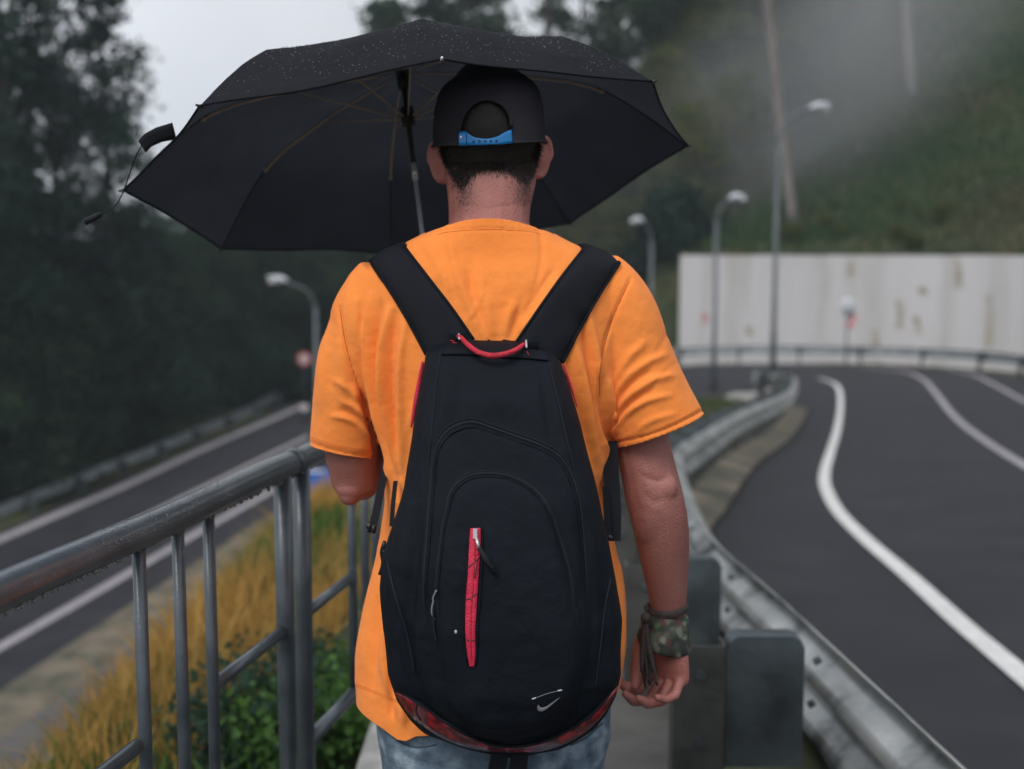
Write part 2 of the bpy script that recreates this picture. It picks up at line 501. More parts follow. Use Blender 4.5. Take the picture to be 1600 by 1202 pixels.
# verge strips on the inner side of the lower (left) road: dry verge, grey path, pale edging
i0 = int(NT * 13.6 / 19)
inn = ki[i0:]
tg = np.gradient(inn, axis=0); tg /= np.linalg.norm(tg, axis=1)[:, None]
nrm = np.stack([tg[:, 1], -tg[:, 0], 0 * tg[:, 0]], 1)
nrm *= np.sign(nrm[:, 0:1] + 1e-9)                            # towards the walkway
off = lambda d, z: inn + nrm * d + np.array([0, 0, z])
nrm[:, 2] = 0
verge = ribbon('verge', off(-0.05, 0.0), off(1.35, 0.05), 4, M['dirt'], 0.012)
path = ribbon('path', off(1.35, 0.05), off(2.6, 0.07), 4, M['path'], 0.016)
ed = MB()
for i in range(len(inn) - 1):
    pass
e0, e1 = off(2.6, 0.0), off(2.75, 0.0)
ed.loft([[tuple(p + [0, 0, z]) for p in q] for q, z in ((e0, -.2), (e0, .16), (e1, .16), (e1, -.2))], cap=False, closed=False)
ed.build('path_edging', M['concrete'], kind='structure', smooth=False)

sh0, sh1 = int(NT * 2.6 / 19), int(NT * 8.3 / 19)
tq = np.gradient(ki[sh0:sh1], axis=0); tq[:, 2] = 0; tq /= np.linalg.norm(tq, axis=1)[:, None]
ribbon('verge', ki[sh0:sh1] + np.c_[tq[:, 1], -tq[:, 0], 0 * tq[:, 0]] * .05, ki[sh0:sh1] - np.c_[tq[:, 1], -tq[:, 0], 0 * tq[:, 0]] * .34 + [0, 0, .1], 4, M['dirt'], 0.034)
walk_z = lambda y: -0.03 * y
def slab(name, x0, x1, ys, ztop, zbot, m, kind='structure'):
    mb = MB(); n = len(ys)
    rows = [[(x0, y, ztop(y)) for y in ys], [(x1, y, ztop(y)) for y in ys], [(x1, y, zbot(y)) for y in ys], [(x0, y, zbot(y)) for y in ys], [(x0, y, ztop(y)) for y in ys]]
    mb.loft(rows, cap=False, closed=False)
    return mb.build(name, m, kind=kind, smooth=False)
M['walk'] = mat('walkway_concrete', (0.055, 0.054, 0.052), 0.75, (0.1, 0.096, 0.09), 5, 8, 0.5, 70, spec=.3)
slab('walkway', -0.36, 0.62, np.linspace(-5, 9.2, 30), walk_z, lambda y: walk_z(y) - 0.5, M['walk'])
ky = np.linspace(-5, 9.2, 30)
RX = lambda y: -0.99 + 0.205 * y                              # the railing's line (x at y) beside the walkway
kb = MB()
kr = lambda dx, z: [(min(RX(y), -0.33) + dx, y, walk_z(y) + z) for y in ky]
kb.loft([kr(-.14, -.6), kr(-.14, .06), kr(-.12, .08), kr(.10, .08), kr(.12, .06), kr(.12, -.6)], cap=False, closed=False)
kb.build('kerb', M['concrete'], kind='structure', smooth=False)

# the ground: one sheet; pinned under the roads and walkway, shaped by scattered heights elsewhere
pins = []
for i in range(0, NT, 2):
    for k in range(0, 15, 2):
        pins.append(ki[i] * (1 - k / 14) + ko[i] * k / 14)
for d in (0.7, 1.4, 2.0, 2.7):
    pins += list(off(d, 0.0)[::2])
for y in np.arange(-5, 9.4, .4):
    for x in (-.7, -.2, .3, .6):
        pins.append(np.array([x, y, walk_z(y) - 0.02]))
for i in range(0, NT, 1):                                     # level shoulder out to the foot of the wall
    d_ = ko[i] - ki[i]; d_[2] = 0; d_ /= np.linalg.norm(d_)
    for e_ in ((.5, 1.0, 1.5) if not (ko[i][0] > 9 and -8 < ko[i][1] < 36) else (.5, 1.2, 1.9, 2.6, 3.3, 4.0)):
        pins.append(ko[i] + d_ * e_)
pins = np.array(pins)
ctl = [p for p in pins[::5]]
for i in range(0, NT, 6):                                     # outwards of the outer edge
    t = ko[min(i + 1, NT - 1)] - ko[max(i - 1, 0)]; t /= np.linalg.norm(t)
    n_ = np.array([t[1], -t[0], 0]); n_ = n_ if n_ @ (ko[i] - ki[i]) > 0 else -n_
    y = ko[i]
    if i < NT * 0.42: continue
    if y[0] < 4:
        ctl += [y + n_ * 3 + [0, 0, -.3], y + n_ * 10 + [0, 0, -.6], y + n_ * 24 + [0, 0, -.5], y + n_ * 45 + [0, 0, 0]]
hill = lambda x, y: 1.3 + np.clip(x - 7, 0, 60) * 0.42 + np.clip(y - 44, -10, 60) * 0.16
for x in np.arange(6, 76, 5):
    for y in np.arange(44, 118, 7):
        ctl.append(np.array([x, y, hill(x, y)]))
for x in np.arange(20, 76, 7):
    for y in np.arange(-6, 44, 8):
        ctl.append(np.array([x, y, 1.0 + (x - 18) * 0.35 - .04 * y]))
for x in np.arange(-60, 5, 8):
    for y in np.arange(75, 118, 9):
        ctl.append(np.array([x, y, -3 + (y - 75) * .16]))
ctl = np.array(ctl)
gx = np.unique(np.concatenate([np.arange(-400, -70, 30.0), np.arange(-70, -22, 3.0), np.arange(-22, 22, 0.5), np.arange(22, 90, 3.0), np.arange(90, 421, 30.0)]))
gy = np.unique(np.concatenate([np.arange(-200, -12, 20.0), np.arange(-12, 52, 0.5), np.arange(52, 122, 2.5), np.arange(122, 500, 27.0)]))
GX, GY = np.meshgrid(gx, gy)
gxy = np.c_[GX.ravel(), GY.ravel()]
gz = np.empty(len(gxy))
for a in range(0, len(gxy), 4000):
    d2 = (gxy[a:a + 4000, None, 0] - ctl[None, :, 0]) ** 2 + (gxy[a:a + 4000, None, 1] - ctl[None, :, 1]) ** 2 + 0.05
    w_ = d2 ** -1.7
    gz[a:a + 4000] = (w_ * ctl[None, :, 2]).sum(1) / w_.sum(1)
# the bank between the walkway and the two arms of the road
k28 = int(NT * 7.9 / 19)
e_l = off(2.75, 0.05)
o_l = np.argsort(e_l[:, 1])
for i, (x, y) in enumerate(gxy):
    if not (-12 <= y < 33): continue
    xs_ = np.interp(y, e_l[o_l, 1], e_l[o_l, 0]); zs_ = np.interp(y, e_l[o_l, 1], e_l[o_l, 2])
    xr_ = np.interp(y, ki[:k28, 1], ki[:k28, 0]); zr_ = np.interp(y, ki[:k28, 1], ki[:k28, 2])
    x0_ = np.interp(y, [-12, 9, 25, 33], [-.8, -.6, 1.5, 1.6]); z0_ = np.interp(y, [-12, 9, 25, 33], [.3, -.3, -2.3, -3.2])
    if xs_ < x < x0_:
        z_ = z0_ + (zs_ - z0_) * ((x0_ - x) / (x0_ - xs_)) ** .62
    elif x0_ <= x < xr_:
        z_ = z0_ + (zr_ - z0_) * (x - x0_) / max(.3, xr_ - x0_)
    else:
        continue
    b_ = float(sstep(33, 28, np.array(y)))
    gz[i] = gz[i] * (1 - b_) + z_ * b_
# the hillside rises evenly behind the wall
WL = smooth_path([(-6, 47.5), (1, 45.2), (5.95, 43.3), (9, 42.4), (12, 41.9), (15, 39.9), (17, 36.5), (18, 30), (18.5, 20), (18.5, -40)], 200)
wdist, _ = seg_dist(gxy[:, 0], gxy[:, 1], WL)
outside = (gxy[:, 1] > np.interp(gxy[:, 0], WL[:150, 0], WL[:150, 1])) | (gxy[:, 0] > 18.6)
hz = 1.25 + np.minimum(wdist, 45) * (.12 + .03 * np.clip(gxy[:, 0] - 6, 0, 14)) * (.3 + .7 * sstep(8, 40, gxy[:, 1])) + .25 * np.sin(gxy[:, 0] * .31 + gxy[:, 1] * .2) * np.minimum(1, wdist / 5) + .15 * np.sin(gxy[:, 0] * .7 - gxy[:, 1] * .5) * np.minimum(1, wdist / 5)
hw_ = sstep(.2, 1.2, wdist) * sstep(3.5, 6.0, gxy[:, 0]) * outside
gz = gz * (1 - hw_) + hz * hw_
kd = KDTree(len(pins))
for i, p in enumerate(pins):
    kd.insert((p[0], p[1], 0), i)
kd.balance()
for i, (x, y) in enumerate(gxy):
    _, k, d = kd.find((x, y, 0))
    wgt = 1 - float(sstep(0.7, 2.6, np.array(d)))
    gz[i] = gz[i] * (1 - wgt) + (pins[k][2] - 0.13) * wgt
    gz[i] += 0.05 * math.sin(x * 1.7 + y) * math.sin(y * 1.3 - x * .6) * (1 - wgt)
nx = len(gx)
ii, jj = np.meshgrid(np.arange(len(gy) - 1), np.arange(nx - 1), indexing='ij')
q = (ii * nx + jj).ravel()
ground = link('ground', np_mesh('ground', np.c_[gxy, gz], np.c_[q, q + 1, q + nx + 1, q + nx], M['soil'], True), kind='structure')
ground_bvh = bvh_of(ground.data)
def gz_at(x, y):
    h = ground_bvh.ray_cast(Vector((x, y, 60)), Vector((0, 0, -1)))
    h2 = road_bvh.ray_cast(Vector((x, y, 60)), Vector((0, 0, -1)))
    z = h[0].z if h[0] else 0
    return max(z, h2[0].z) if h2[0] else z

# painted lines, laid on the road
def pix_line(pts):
    o_ = []
    for x, y in pts:
        h, _ = hit(road_bvh, x, y)
        if h is not None: o_.append((h.x, h.y))
    return o_
def marking(xy, width, m, n=110, ext=None):
    p = [np.array(a) for a in xy]
    if ext: p = [p[0] + (p[0] - p[1]) / np.linalg.norm(p[0] - p[1]) * ext] + p
    c = smooth_path(p, n); t = np.gradient(c, axis=0); t /= np.linalg.norm(t, axis=1)[:, None]
    nn = np.c_[t[:, 1], -t[:, 0]]
    rows = []
    for s in (-.5, 0, .5):
        r = []
        for x, y in c + nn * width * s:
            h = road_bvh.ray_cast(Vector((x, y, 30)), Vector((0, 0, -1)))
            r.append((x, y, (h[0].z if h[0] else -9) + 0.011))
        rows.append(r)
    mb = MB().loft(rows, cap=False, closed=False)
    return mb.build('line_marking', m, road)
L1 = pix_line([(1600, 1060), (1500, 975), (1420, 902), (1350, 842), (1308, 798), (1290, 762), (1289, 738), (1298, 706), (1308, 672), (1313, 640), (1312, 612), (1302, 599), (1280, 592)])
marking(L1, 0.13, M['line'], ext=4)
L2 = pix_line([(1600, 728), (1540, 690), (1490, 650), (1462, 615), (1440, 592), (1410, 581), (1350, 575)])
marking(L2, 0.15, M['line_worn'], ext=12)
L3 = pix_line([(1600, 627), (1560, 605), (1520, 586), (1480, 578)])
marking(L3, 0.15, M['line_worn'], ext=20)
marking(pix_line([(0, 1012), (150, 926), (300, 838), (430, 764), (500, 723)]), 0.26, M['line_worn'], ext=12)
marking(pix_line([(0, 920), (120, 860), (240, 801), (400, 722), (480, 682)]), 0.22, M['line_worn'], ext=12)
marking(pix_line([(100, 800), (200, 757), (340, 692), (472, 634)]), 0.34, M['line_worn'], ext=12)

# ------------------------------------------------------------------ retaining wall
wt = thing('retaining_wall', (0, 0, 0), 'long whitewashed retaining wall with brown rain streaks behind the far bend', 'wall')
wb_ = smooth_path([(5.95, 43.3), (9, 42.4), (12, 41.9), (15, 39.9), (17, 36.5), (18, 30), (18.5, 20)], 60)
tw = np.gradient(wb_, axis=0); tw /= np.linalg.norm(tw, axis=1)[:, None]; nw = np.c_[-tw[:, 1], tw[:, 0]] 
if nw[5][1] < 0: nw = -nw
npan = 15
for k in range(npan):
    i0_, i1_ = k * 4, min(k * 4 + 4, 59)
    mb = MB(); rows = []
    topj = 1.42 + 0.012 * rnd.uniform(-1, 1)
    for i in range(i0_, i1_ + 1):
        p = wb_[i].copy(); n_ = nw[i]
        if i == i0_ and k: p = p + tw[i] * .003
        if i == i1_ and k < npan - 1: p = p - tw[i] * .003
        zb = min(gz_at(p[0], p[1]), gz_at(p[0] - n_[0], p[1] - n_[1])) - 1.5
        rows.append([(p[0], p[1], zb), (p[0] + n_[0] * .05, p[1] + n_[1] * .05, topj), (p[0] + n_[0] * .5, p[1] + n_[1] * .5, topj), (p[0] + n_[0] * .5, p[1] + n_[1] * .5, zb)])
    mb.loft(rows).build('wall_panel', M['wall'], wt, smooth=False)
# moss and damp streaks with a shape of their own, as thin crusts on the face
M['moss'] = mat('moss_stain', (0.26, 0.235, 0.17), 0.95, (0.44, 0.42, 0.39), 3.5, 6)
M['graffiti'] = mat('red_paint_mark', (0.45, 0.17, 0.18), 0.8)
wall_bvh = BVHTree.FromPolygons(*(lambda vs, fs: (vs, fs))(*(lambda: (lambda A: ([v for a in A for v in a[0]], [tuple(i + sum(len(b[0]) for b in A[:n]) for i in f) for n, a in enumerate(A) for f in a[1]]))([([v.co.copy() for v in c.data.vertices], [tuple(p.vertices) for p in c.data.polygons]) for c in wt.children]))()))
def stain(pxs, w0, w1, m, name='stain'):
    a = smooth_path(pxs, 14); rows = []
    for i, (x, y) in enumerate(a):
        ww = (w0 + (w1 - w0) * i / 13) * (0.6 + .8 * rnd.random())
        r = []
        for s in (-1, -.3, .3, 1):
            h, _ = hit(wall_bvh, x + s * ww / 2, y)
            if h is None: return
            h = h - ray(x, y) * .02 * (1 - abs(s)) - ray(x, y) * .004
            r.append(tuple(h))
        rows.append(r)
    MB().loft(rows, cap=False, closed=False).build(name, m, wt)
for px in ([(1404, 470), (1407, 490), (1405, 512)], [(1545, 462), (1547, 490), (1545, 540)], [(1495, 405), (1498, 430), (1497, 450)], [(1366, 515), (1368, 530), (1367, 545)], [(1430, 495), (1434, 510), (1436, 522)], [(1440, 448), (1444, 460)], [(1328, 408), (1330, 430)], [(1170, 510), (1172, 524)]):
    stain(px, 9, 14, M['moss'])
stain([(1099, 488), (1102, 496), (1101, 505)], 9, 7, M['graffiti'], 'graffiti_mark')

M['galv_mid'] = mat('dull_galvanised_steel', (0.34, 0.37, 0.39), 0.45, (0.2, 0.23, 0.25), 3, 7, 0.1, 60, metal=0.5)
# ------------------------------------------------------------------ guardrails
def w_profile():                               # W-beam section: (out, up)
    pts = []
    for k in range(13):
        t = k / 12
        pts.append((0.04 * (1 - math.cos(2 * math.pi * 2 * t)) , (t - .5) * 0.31))
    return pts
def guardrail(name, label, xy, side, step, mbeam, mpost, group, h=0.75, spacer=0.16, step0=0.0, zfun=None):
    """xy: plan line of the beam's face; side: +1 posts to the left of the running direction, -1 to the right"""
    c = resample(xy, 0.4); t = np.gradient(c, axis=0); t /= np.linalg.norm(t, axis=1)[:, None]
    nn = np.c_[-t[:, 1], t[:, 0]] * side
    zz = np.array([zfun(x, y) if zfun else gz_at(x, y) for x, y in c])
    zz = np.convolve(np.r_[[zz[0]] * 2, zz, [zz[-1]] * 2], np.ones(5) / 5, 'valid')
    root = thing(name, (c[len(c) // 2][0], c[len(c) // 2][1], zz[len(c) // 2]), label, 'guardrail', group)
    pr = w_profile()
    mb = MB(); rows = []
    for thick in (0, 1):
        for (o_, u_) in (pr if not thick else pr[::-1]):
            d = -o_ + (0.004 if thick else 0)          # waves bulge towards the road
            rows.append([(c[i][0] + nn[i][0] * d, c[i][1] + nn[i][1] * d, zz[i] + h - .155 + u_) for i in range(len(c))])
    rows.append(rows[0])
    mb.loft(rows, cap=False, closed=False).build('beam', mbeam, root)
    s = np.concatenate([[0], np.cumsum(np.linalg.norm(np.diff(c, axis=0), axis=1))])
    d = step0
    while d < s[-1] - .1:
        x, y = np.interp(d, s, c[:, 0]), np.interp(d, s, c[:, 1]); z = np.interp(d, s, zz)
        a, b = np.interp(d, s, nn[:, 0]), np.interp(d, s, nn[:, 1]); Rm = np.array([[b, a, 0], [-a, b, 0], [0, 0, 1]])
        MB().box((x + a * (spacer / 2 + .006), y + b * (spacer / 2 + .006), z + h - .17), (0.09, spacer, .26), Rm).build('spacer', mpost, root, smooth=False)
        MB().box((x + a * (spacer + .066), y + b * (spacer + .066), z + h / 2 - .25), (.06, .11, h + .4), Rm).build('post', mpost, root, smooth=False)
        d += step
    return root

# far rail round the outside of the bend, in front of the wall
oi = [(ko[i][0], ko[i][1]) for i in range(NT)]
a0, a1 = int(NT * 5.0 / 19), int(NT * 12.4 / 19)
def shift(pts, d, center):
    p = np.array(pts); t = np.gradient(p, axis=0); t /= np.linalg.norm(t, axis=1)[:, None]
    n_ = np.c_[-t[:, 1], t[:, 0]]; s = np.sign(((p - center) * n_).sum(1))[:, None]
    return p + n_ * s * d
far_line = shift(oi[a0:a1], 0.25, np.array([4, 30]))
guardrail('guardrail', 'grey steel guardrail curving round the far bend at the foot of the white wall', far_line, 1, 2.0, M['galv_mid'], M['galv_dark'], 'steel guardrails along the road')
b0, b1 = int(NT * 14.3 / 19), NT - 22
left_line = shift(oi[b0:b1], 0.25, np.array([0, 20]))
guardrail('guardrail', 'dull steel guardrail between the lower road and the dark forest', left_line, 1, 2.0, M['galv_mid'], M['galv_dark'], 'steel guardrails along the road')
# inner rail: beside the walkway, then round the bend's inside
gin = smooth_path([(.83, -3), (.83, 1.5), (.83, 3.8), (.82, 5.2), (1.0, 7.2), (1.24, 9.2), (1.62, 10.7), (2.9, 15.3), (4.7, 21), (6.35, 27.2), (6.5, 28.6), (5.9, 29.7)], 160)
gz_in = lambda x, y: np.interp(y, [-6, 9, 27.6, 31], [.3, -.75, -2.1, -2.2]) if False else (1.5 - np.interp(y, [-6, 0, 24, 28, 60], [1.04, 1.52, 3.44, 3.6, 3.65]))
def near_guard():
    root = guardrail('guardrail', 'galvanised steel guardrail beside the walking man that snakes along the road edge', gin, 1, 1.22, M['galv'], M['galv_dark'], 'steel guardrails along the road', step0=200, zfun=gz_in)
    c = gin; s = np.concatenate([[0], np.cumsum(np.linalg.norm(np.diff(c, axis=0), axis=1))])
    t = np.gradient(c, axis=0); t /= np.linalg.norm(t, axis=1)[:, None]; nn = np.c_[-t[:, 1], t[:, 0]]
    y0 = np.interp(3.2, c[:, 1], s)
    d = y0 - 1.22 * 4
    while d < s[-1] - .3:
        x, y = np.interp(d, s, c[:, 0]), np.interp(d, s, c[:, 1]); z = gz_in(x, y) + .75
        a, b = np.interp(d, s, nn[:, 0]), np.interp(d, s, nn[:, 1]); l = math.hypot(a, b); a /= l; b /= l
        Rm = np.array([[-a, b, 0], [-b, -a, 0], [0, 0, 1]])  # local x towards the road, local y along
        pt = lambda u, v, w__: np.array([x, y, z]) + Rm @ np.array([u, v, w__])
        # spacer: a plate with rounded top corners and bent-back edges, standing between post and beam
        prof = [(-.255, -.36), (-.255, -.035), (-.245, -.012), (-.225, 0), (-.075, 0), (-.055, -.008), (-.045, -.03), (-.045, -.36)]
        mb = MB()
        mb.loft([[pt(u, -.035, w__) for u, w__ in prof], [pt(u, -.029, w__) for u, w__ in prof]])
        edge = prof
        for k in range(len(edge) - 1):
            (u0, w0), (u1, w1) = edge[k], edge[k + 1]
            mb.add([pt(u0, -.035, w0), pt(u1, -.035, w1), pt(u1, .045, w1), pt(u0, .045, w0)], [(0, 1, 2, 3)])
            mb.add([pt(u0, -.035, w0 - .004), pt(u1, -.035, w1 - .004), pt(u1, .045, w1 - .004), pt(u0, .045, w0 - .004)], [(3, 2, 1, 0)])
        mb.build('spacer', M['galv_dark'], root, smooth=False)
        # post: channel section, web towards the walker, flanges folded away, slightly sunken edges
        mb = MB()
        for (u0, u1, v0, v1) in ((-.40, -.262, -.062, -.056), (-.40, -.394, -.056, .02), (-.268, -.262, -.056, .02)):
            mb.loft([[pt(u0, v0, -1.3), pt(u1, v0, -1.3), pt(u1, v1, -1.3), pt(u0, v1, -1.3)], [pt(u0, v0, -.014), pt(u1, v0, -.014), pt(u1, v1, -.014), pt(u0, v1, -.014)]])
        po = mb.build('post', M['post_steel'], root, smooth=False)
        for w__ in (-.09, -.28):
            bo = MB(); bo.tube([pt(-.33, -.062, w__), pt(-.33, -.075, w__)], [.014, .013], 6)
            bo.build('bolt', M['galv_dark'], po, smooth=False)
        # bolt heads and lapped joint on the beam's top wave
        for v_, w__ in ((0, -.08), (.05, -.22)):
            MB().tube([pt(-.012, v_, w__), pt(.006, v_, w__ + .01)], .0105, 8).build('bolt', M['galv_dark'], root, smooth=False)
        d += 1.22
    return root
near_guard()

# ------------------------------------------------------------------ pipe railing, left of the walkway
def RP(px, h):                                  # a point of the railing at pixel column px, h metres below the eye
    # intersect the railing's vertical plane x = RX(y)
    u = (px - 800) / F
    k = u / (CT)                                # first guess, then refine with the height
    y = 2.0
    for _ in range(30):
        v = (-h) ; fw = y * CT + h * ST
        x = u * fw
        y = (x + 0.99) / 0.205 if abs(u) < 0 else y - ((u * (y * CT + h * ST)) - (-0.99 + .205 * y)) / (u * CT - .205)
    return np.array([RX(y), y, 1.5 - h])
HT, HM, HB, R_T = 0.445, 0.79, 1.085, 0.0265
def railing(label, cols, posts, mids, bottoms, x0, x1, group):
    a, b = RP(x0, HT), RP(x1, HT)
    root = thing('pipe_railing', (*(a + b)[:2] / 2, walk_z((a + b)[1] / 2) + .08), label, 'railing', group)
    n = 60
    line = np.array([a + (b - a) * i / n for i in range(n + 1)])
    line[:, 2] += 0.0025 * np.sin(np.linspace(0, 9, n + 1))
    MB().tube(line, R_T, 20).build('top_rail', M['rail_paint'], root)
    zb = lambda p: walk_z(p[1]) + .07
    for px in cols:
        p = RP(px, HT)
        MB().tube([(p[0], p[1], 1.5 - HT - R_T * .6), (p[0], p[1], 1.5 - HM), (p[0], p[1], 1.5 - HB - .02)], .0112, 12).build('baluster', M['rail_paint'], root)
    for px in posts:
        p = RP(px, HT)
        MB().tube([(p[0], p[1], 1.5 - HT - R_T * .5), (p[0], p[1], .7), (p[0], p[1], zb(p))], .0195, 14).build('post', M['rail_paint'], root)
    for q0, q1 in mids:
        MB().tube([RP(q0, HM), RP((q0 + q1) / 2, HM), RP(q1, HM)], .0125, 12).build('cross_rail', M['rail_paint'], root)
    for q0, q1 in bottoms:
        MB().tube([RP(q0, HB), RP((q0 + q1) / 2, HB), RP(q1, HB)], .0165, 12).build('cross_rail', M['rail_paint'], root)
    # rain drops hanging under the top rail
    mb = MB()
    s = 0.0; ln = np.linalg.norm(b - a); d = (b - a) / ln
    side = np.array([d[1], -d[0], 0])
    while s < ln:
        r = rnd.choice([.0016, .002, .0026, .0032, .004])
        sw = rnd.uniform(-.004, .012)
        p = a + d * s + side * sw + np.array([0, 0, -math.sqrt(R_T ** 2 - sw ** 2) - r * .3])
        mb.ell(p, (r, r, r * rnd.uniform(1.0, 1.6)), seg=8, rings=5)
        s += rnd.uniform(.003, .012)
    for _ in range(2600):
        s = rnd.uniform(0, ln); an = rnd.uniform(.1, 3.0); r = rnd.uniform(.0003, .0009)
        p = a + d * s + (side * math.cos(an) + np.array([0, 0, 1]) * math.sin(an)) * R_T
        mb.ell(p, (r * 1.3, r * 1.3, r), seg=5, rings=3)
    mb.build('rain_drops', M['water'], root, kind='stuff')
    return root
def RPx(p):
    return proj(np.array(p))[0]
gr_ = 'grey pipe railings along the walkway'
r1 = railing('grey painted pipe railing at the left edge, beaded with rain', (216, 277, 325), (441,), ((333, 441), (-60, 214)), ((-60, 214),), -120, 455, gr_)
j = RP(458, HT)
MB().tube([j - np.array([.0, .018, 0]), j - np.array([0, .012, -.001]), j + np.array([0, .012, .001]), j + np.array([0, .018, 0])], [R_T * .9, R_T * 1.1, R_T * 1.1, R_T * .9], 18).build('weld_joint', M['rail_paint'], r1)
railing('grey pipe railing beyond the double post, partly behind the orange shirt', (548, 568, 585, 600, 640, 652, 663), (470, 626), ((474, 548), (600, 626)), ((478, 560), (600, 626)), 461, 640, gr_)

# ------------------------------------------------------------------ street lamps and signs
def lamp(px, py, Y, top_py, head_px, head_py, label, r=.07, hl=.62, arm_start=None):
    b = P(px, py, Y); gzv = gz_at(b[0], b[1]); b[2] = gzv - .1
    top = P(px, top_py, Y); hd = P(head_px, head_py, Y)
    root = thing('street_lamp', (b[0], b[1], gzv), label, 'street lamp', 'street lamps along the road')
    top[0] = b[0]
    MB().tube([b, b + (top - b) * .25, b + (top - b) * .26, top], [r * 1.25, r * 1.2, r, r * .8], 12).build('post', M['lamp_post'], root)
    sgn = 1 if hd[0] > b[0] else -1
    L_ = abs(hd[0] - b[0])
    arm = smooth_path([top - [0, 0, .1], top + [sgn * L_ * .06, 0, .30 * (hd[2] - top[2])], top + [sgn * L_ * .3, 0, .72 * (hd[2] - top[2])], hd - [sgn * hl * .45, 0, .05]], 24)
    MB().tube(arm, r * .55, 10).build('arm', M['lamp_post'], root)
    mb = MB(); rings = []
    for k in range(11):
        t = k / 10
        x = (t - .5) * hl * sgn
        hgt = .115 * (math.sin(math.pi * (.08 + .9 * t ** .8))) + .015; wid = .14 * (math.sin(math.pi * (.1 + .84 * t ** .75))) + .03
        cz = t * hl * .18
        rings.append([hd + np.array([x, math.cos(a_) * wid, cz + math.sin(a_) * hgt * (1 if math.sin(a_) > 0 else .55)]) for a_ in [2 * math.pi * q_ / 14 for q_ in range(14)]])
    mb.loft(rings).build('lamp_head', M['lamp_head'], root)
    MB().ell(hd + np.array([sgn * .08, 0, .0]), (.2, .1, .07)).build('lens', M['sign_white'], root)
    return root
lamp(1207, 606, 33.5, 225, 1281, 170, 'tallest street lamp on the green bank, its head above the white wall')
lamp(1115, 600, 33.0, 345, 1151, 311, 'shorter street lamp left of the tall one, at the wall\'s left end', r=.065, hl=.45)
lamp(1016, 560, 40.0, 375, 997, 346, 'far street lamp seen just over the man\'s right shoulder', r=.07, hl=.4)
lamp(498, 780, 35.0, 480, 434, 440, 'street lamp on the lower road left of the man, its arm bent left', r=.075, hl=.62)

def post_sign(name, px, py, Y, label, cat, parts, pr=.03, mpost='lamp_post', zbase=None):
    c = P(px, py, Y); zb = gz_at(c[0], c[1])
    root = thing(name, (c[0], c[1], zb), label, cat)
    MB().tube([(c[0], c[1] + .04, zb - .2), (c[0], c[1] + .04, c[2] + .1)], pr, 8).build('post', M[mpost], root)
    parts(c, root)
    return root
def disc(c, r, m, root, name, dy=0.0, th=.012):
    MB().loft([[(c[0] + r * math.cos(a), c[1] + dy + y, c[2] + r * math.sin(a)) for a in [2 * math.pi * k / 28 for k in range(28)]] for y in (0, th)]).build(name, m, root, smooth=False)
def mirror(c, root):
    MB().ell(c, (.24, .06, .24), seg=20).build('mirror_face', M['lamp_head'], root)
    MB().tube([c + np.array([.25 * math.cos(a), .03, .25 * math.sin(a)]) for a in np.linspace(0, 2 * math.pi, 30)], .02, 6).build('rim', M['sign_white'], root)
    MB().box(c + np.array([.06, .02, -.27]), (.3, .02, .12)).build('bracket', M['lamp_post'], root, smooth=False)
    Rm = np.array([[math.cos(.5), 0, math.sin(.5)], [0, 1, 0], [-math.sin(.5), 0, math.cos(.5)]])
    MB().box(c + np.array([.16, 0, -.5]), (.2, .02, .42), Rm).build('warning_panel', M['sign_red'], root, smooth=False)
    MB().box(c + np.array([.19, -.014, -.5]), (.06, .008, .34), Rm).build('panel_stripe', M['sign_white'], root, smooth=False)
post_sign('traffic_mirror', 1325, 479, 39.3, 'round white traffic mirror with red panel below, in front of the white wall', 'mirror', mirror)
def red(c, root):
    disc(c, .28, M['sign_red'], root, 'sign_rim'); disc(c, .18, M['sign_white'], root, 'sign_face', -.012, .008)
    MB().box(c + np.array([0, -.02, 0]), (.2, .006, .06)).build('sign_bar', M['sign_red'], root, smooth=False)
post_sign('road_sign', 475, 561, 46.5, 'round red road sign beside the dark forest, above the lower road', 'sign', red)
def delin(c, root):
    disc(c, .13, M['sign_white'], root, 'reflector'); disc(c, .05, M['sign_red'], root, 'reflector_centre', -.01, .006)
    MB().box(c + np.array([0, .03, -.35]), (.16, .05, .45)).build('marker_board', M['black'], root, smooth=False)
post_sign('marker_post', 475, 637, 43, 'small black marker post with pale round reflector beside the left sleeve', 'marker post', delin)
def blue(c, root):
    MB().box(c, (.62, .03, .6)).build('sign_panel', M['sign_blue'], root, smooth=False)
    MB().box(c + np.array([-.05, -.02, .25]), (.4, .01, .05)).build('sign_strip', M['sign_white'], root, smooth=False)
    MB().tube([(c[0] + .22, c[1] + .04, c[2] - 2.6), (c[0] + .22, c[1] + .04, c[2] + .1)], .03, 8).build('post', M['lamp_post'], root)
post_sign('information_sign', 498, 753, 28, 'blue square sign on grey posts behind the man\'s left elbow', 'sign', blue)
#SECTION3

# ------------------------------------------------------------------ person
YB = 2.05                                       # the man's middle plane
GZ = walk_z(YB)
person = thing('person', (-0.02, YB, GZ), 'man seen from behind in orange t-shirt, jeans and dark cap, walking between railing and road', 'person')

def pr(cx, cy, Y, rx_px, ry, n=20, e=1.0, tilt=0.0):
    """horizontal ring: centre pixel, depth, half width in pixels, half depth in metres"""
    c = P(cx, cy, Y); rx = rx_px * Y / F
    ring = []
    for k in range(n):
        a = 2 * math.pi * k / n
        s_, c_ = math.sin(a), math.cos(a)
        x = rx * math.copysign(abs(c_) ** e, c_); y = ry * math.copysign(abs(s_) ** e, s_)
        ring.append(c + np.array([x, y, x * tilt]))
    return ring

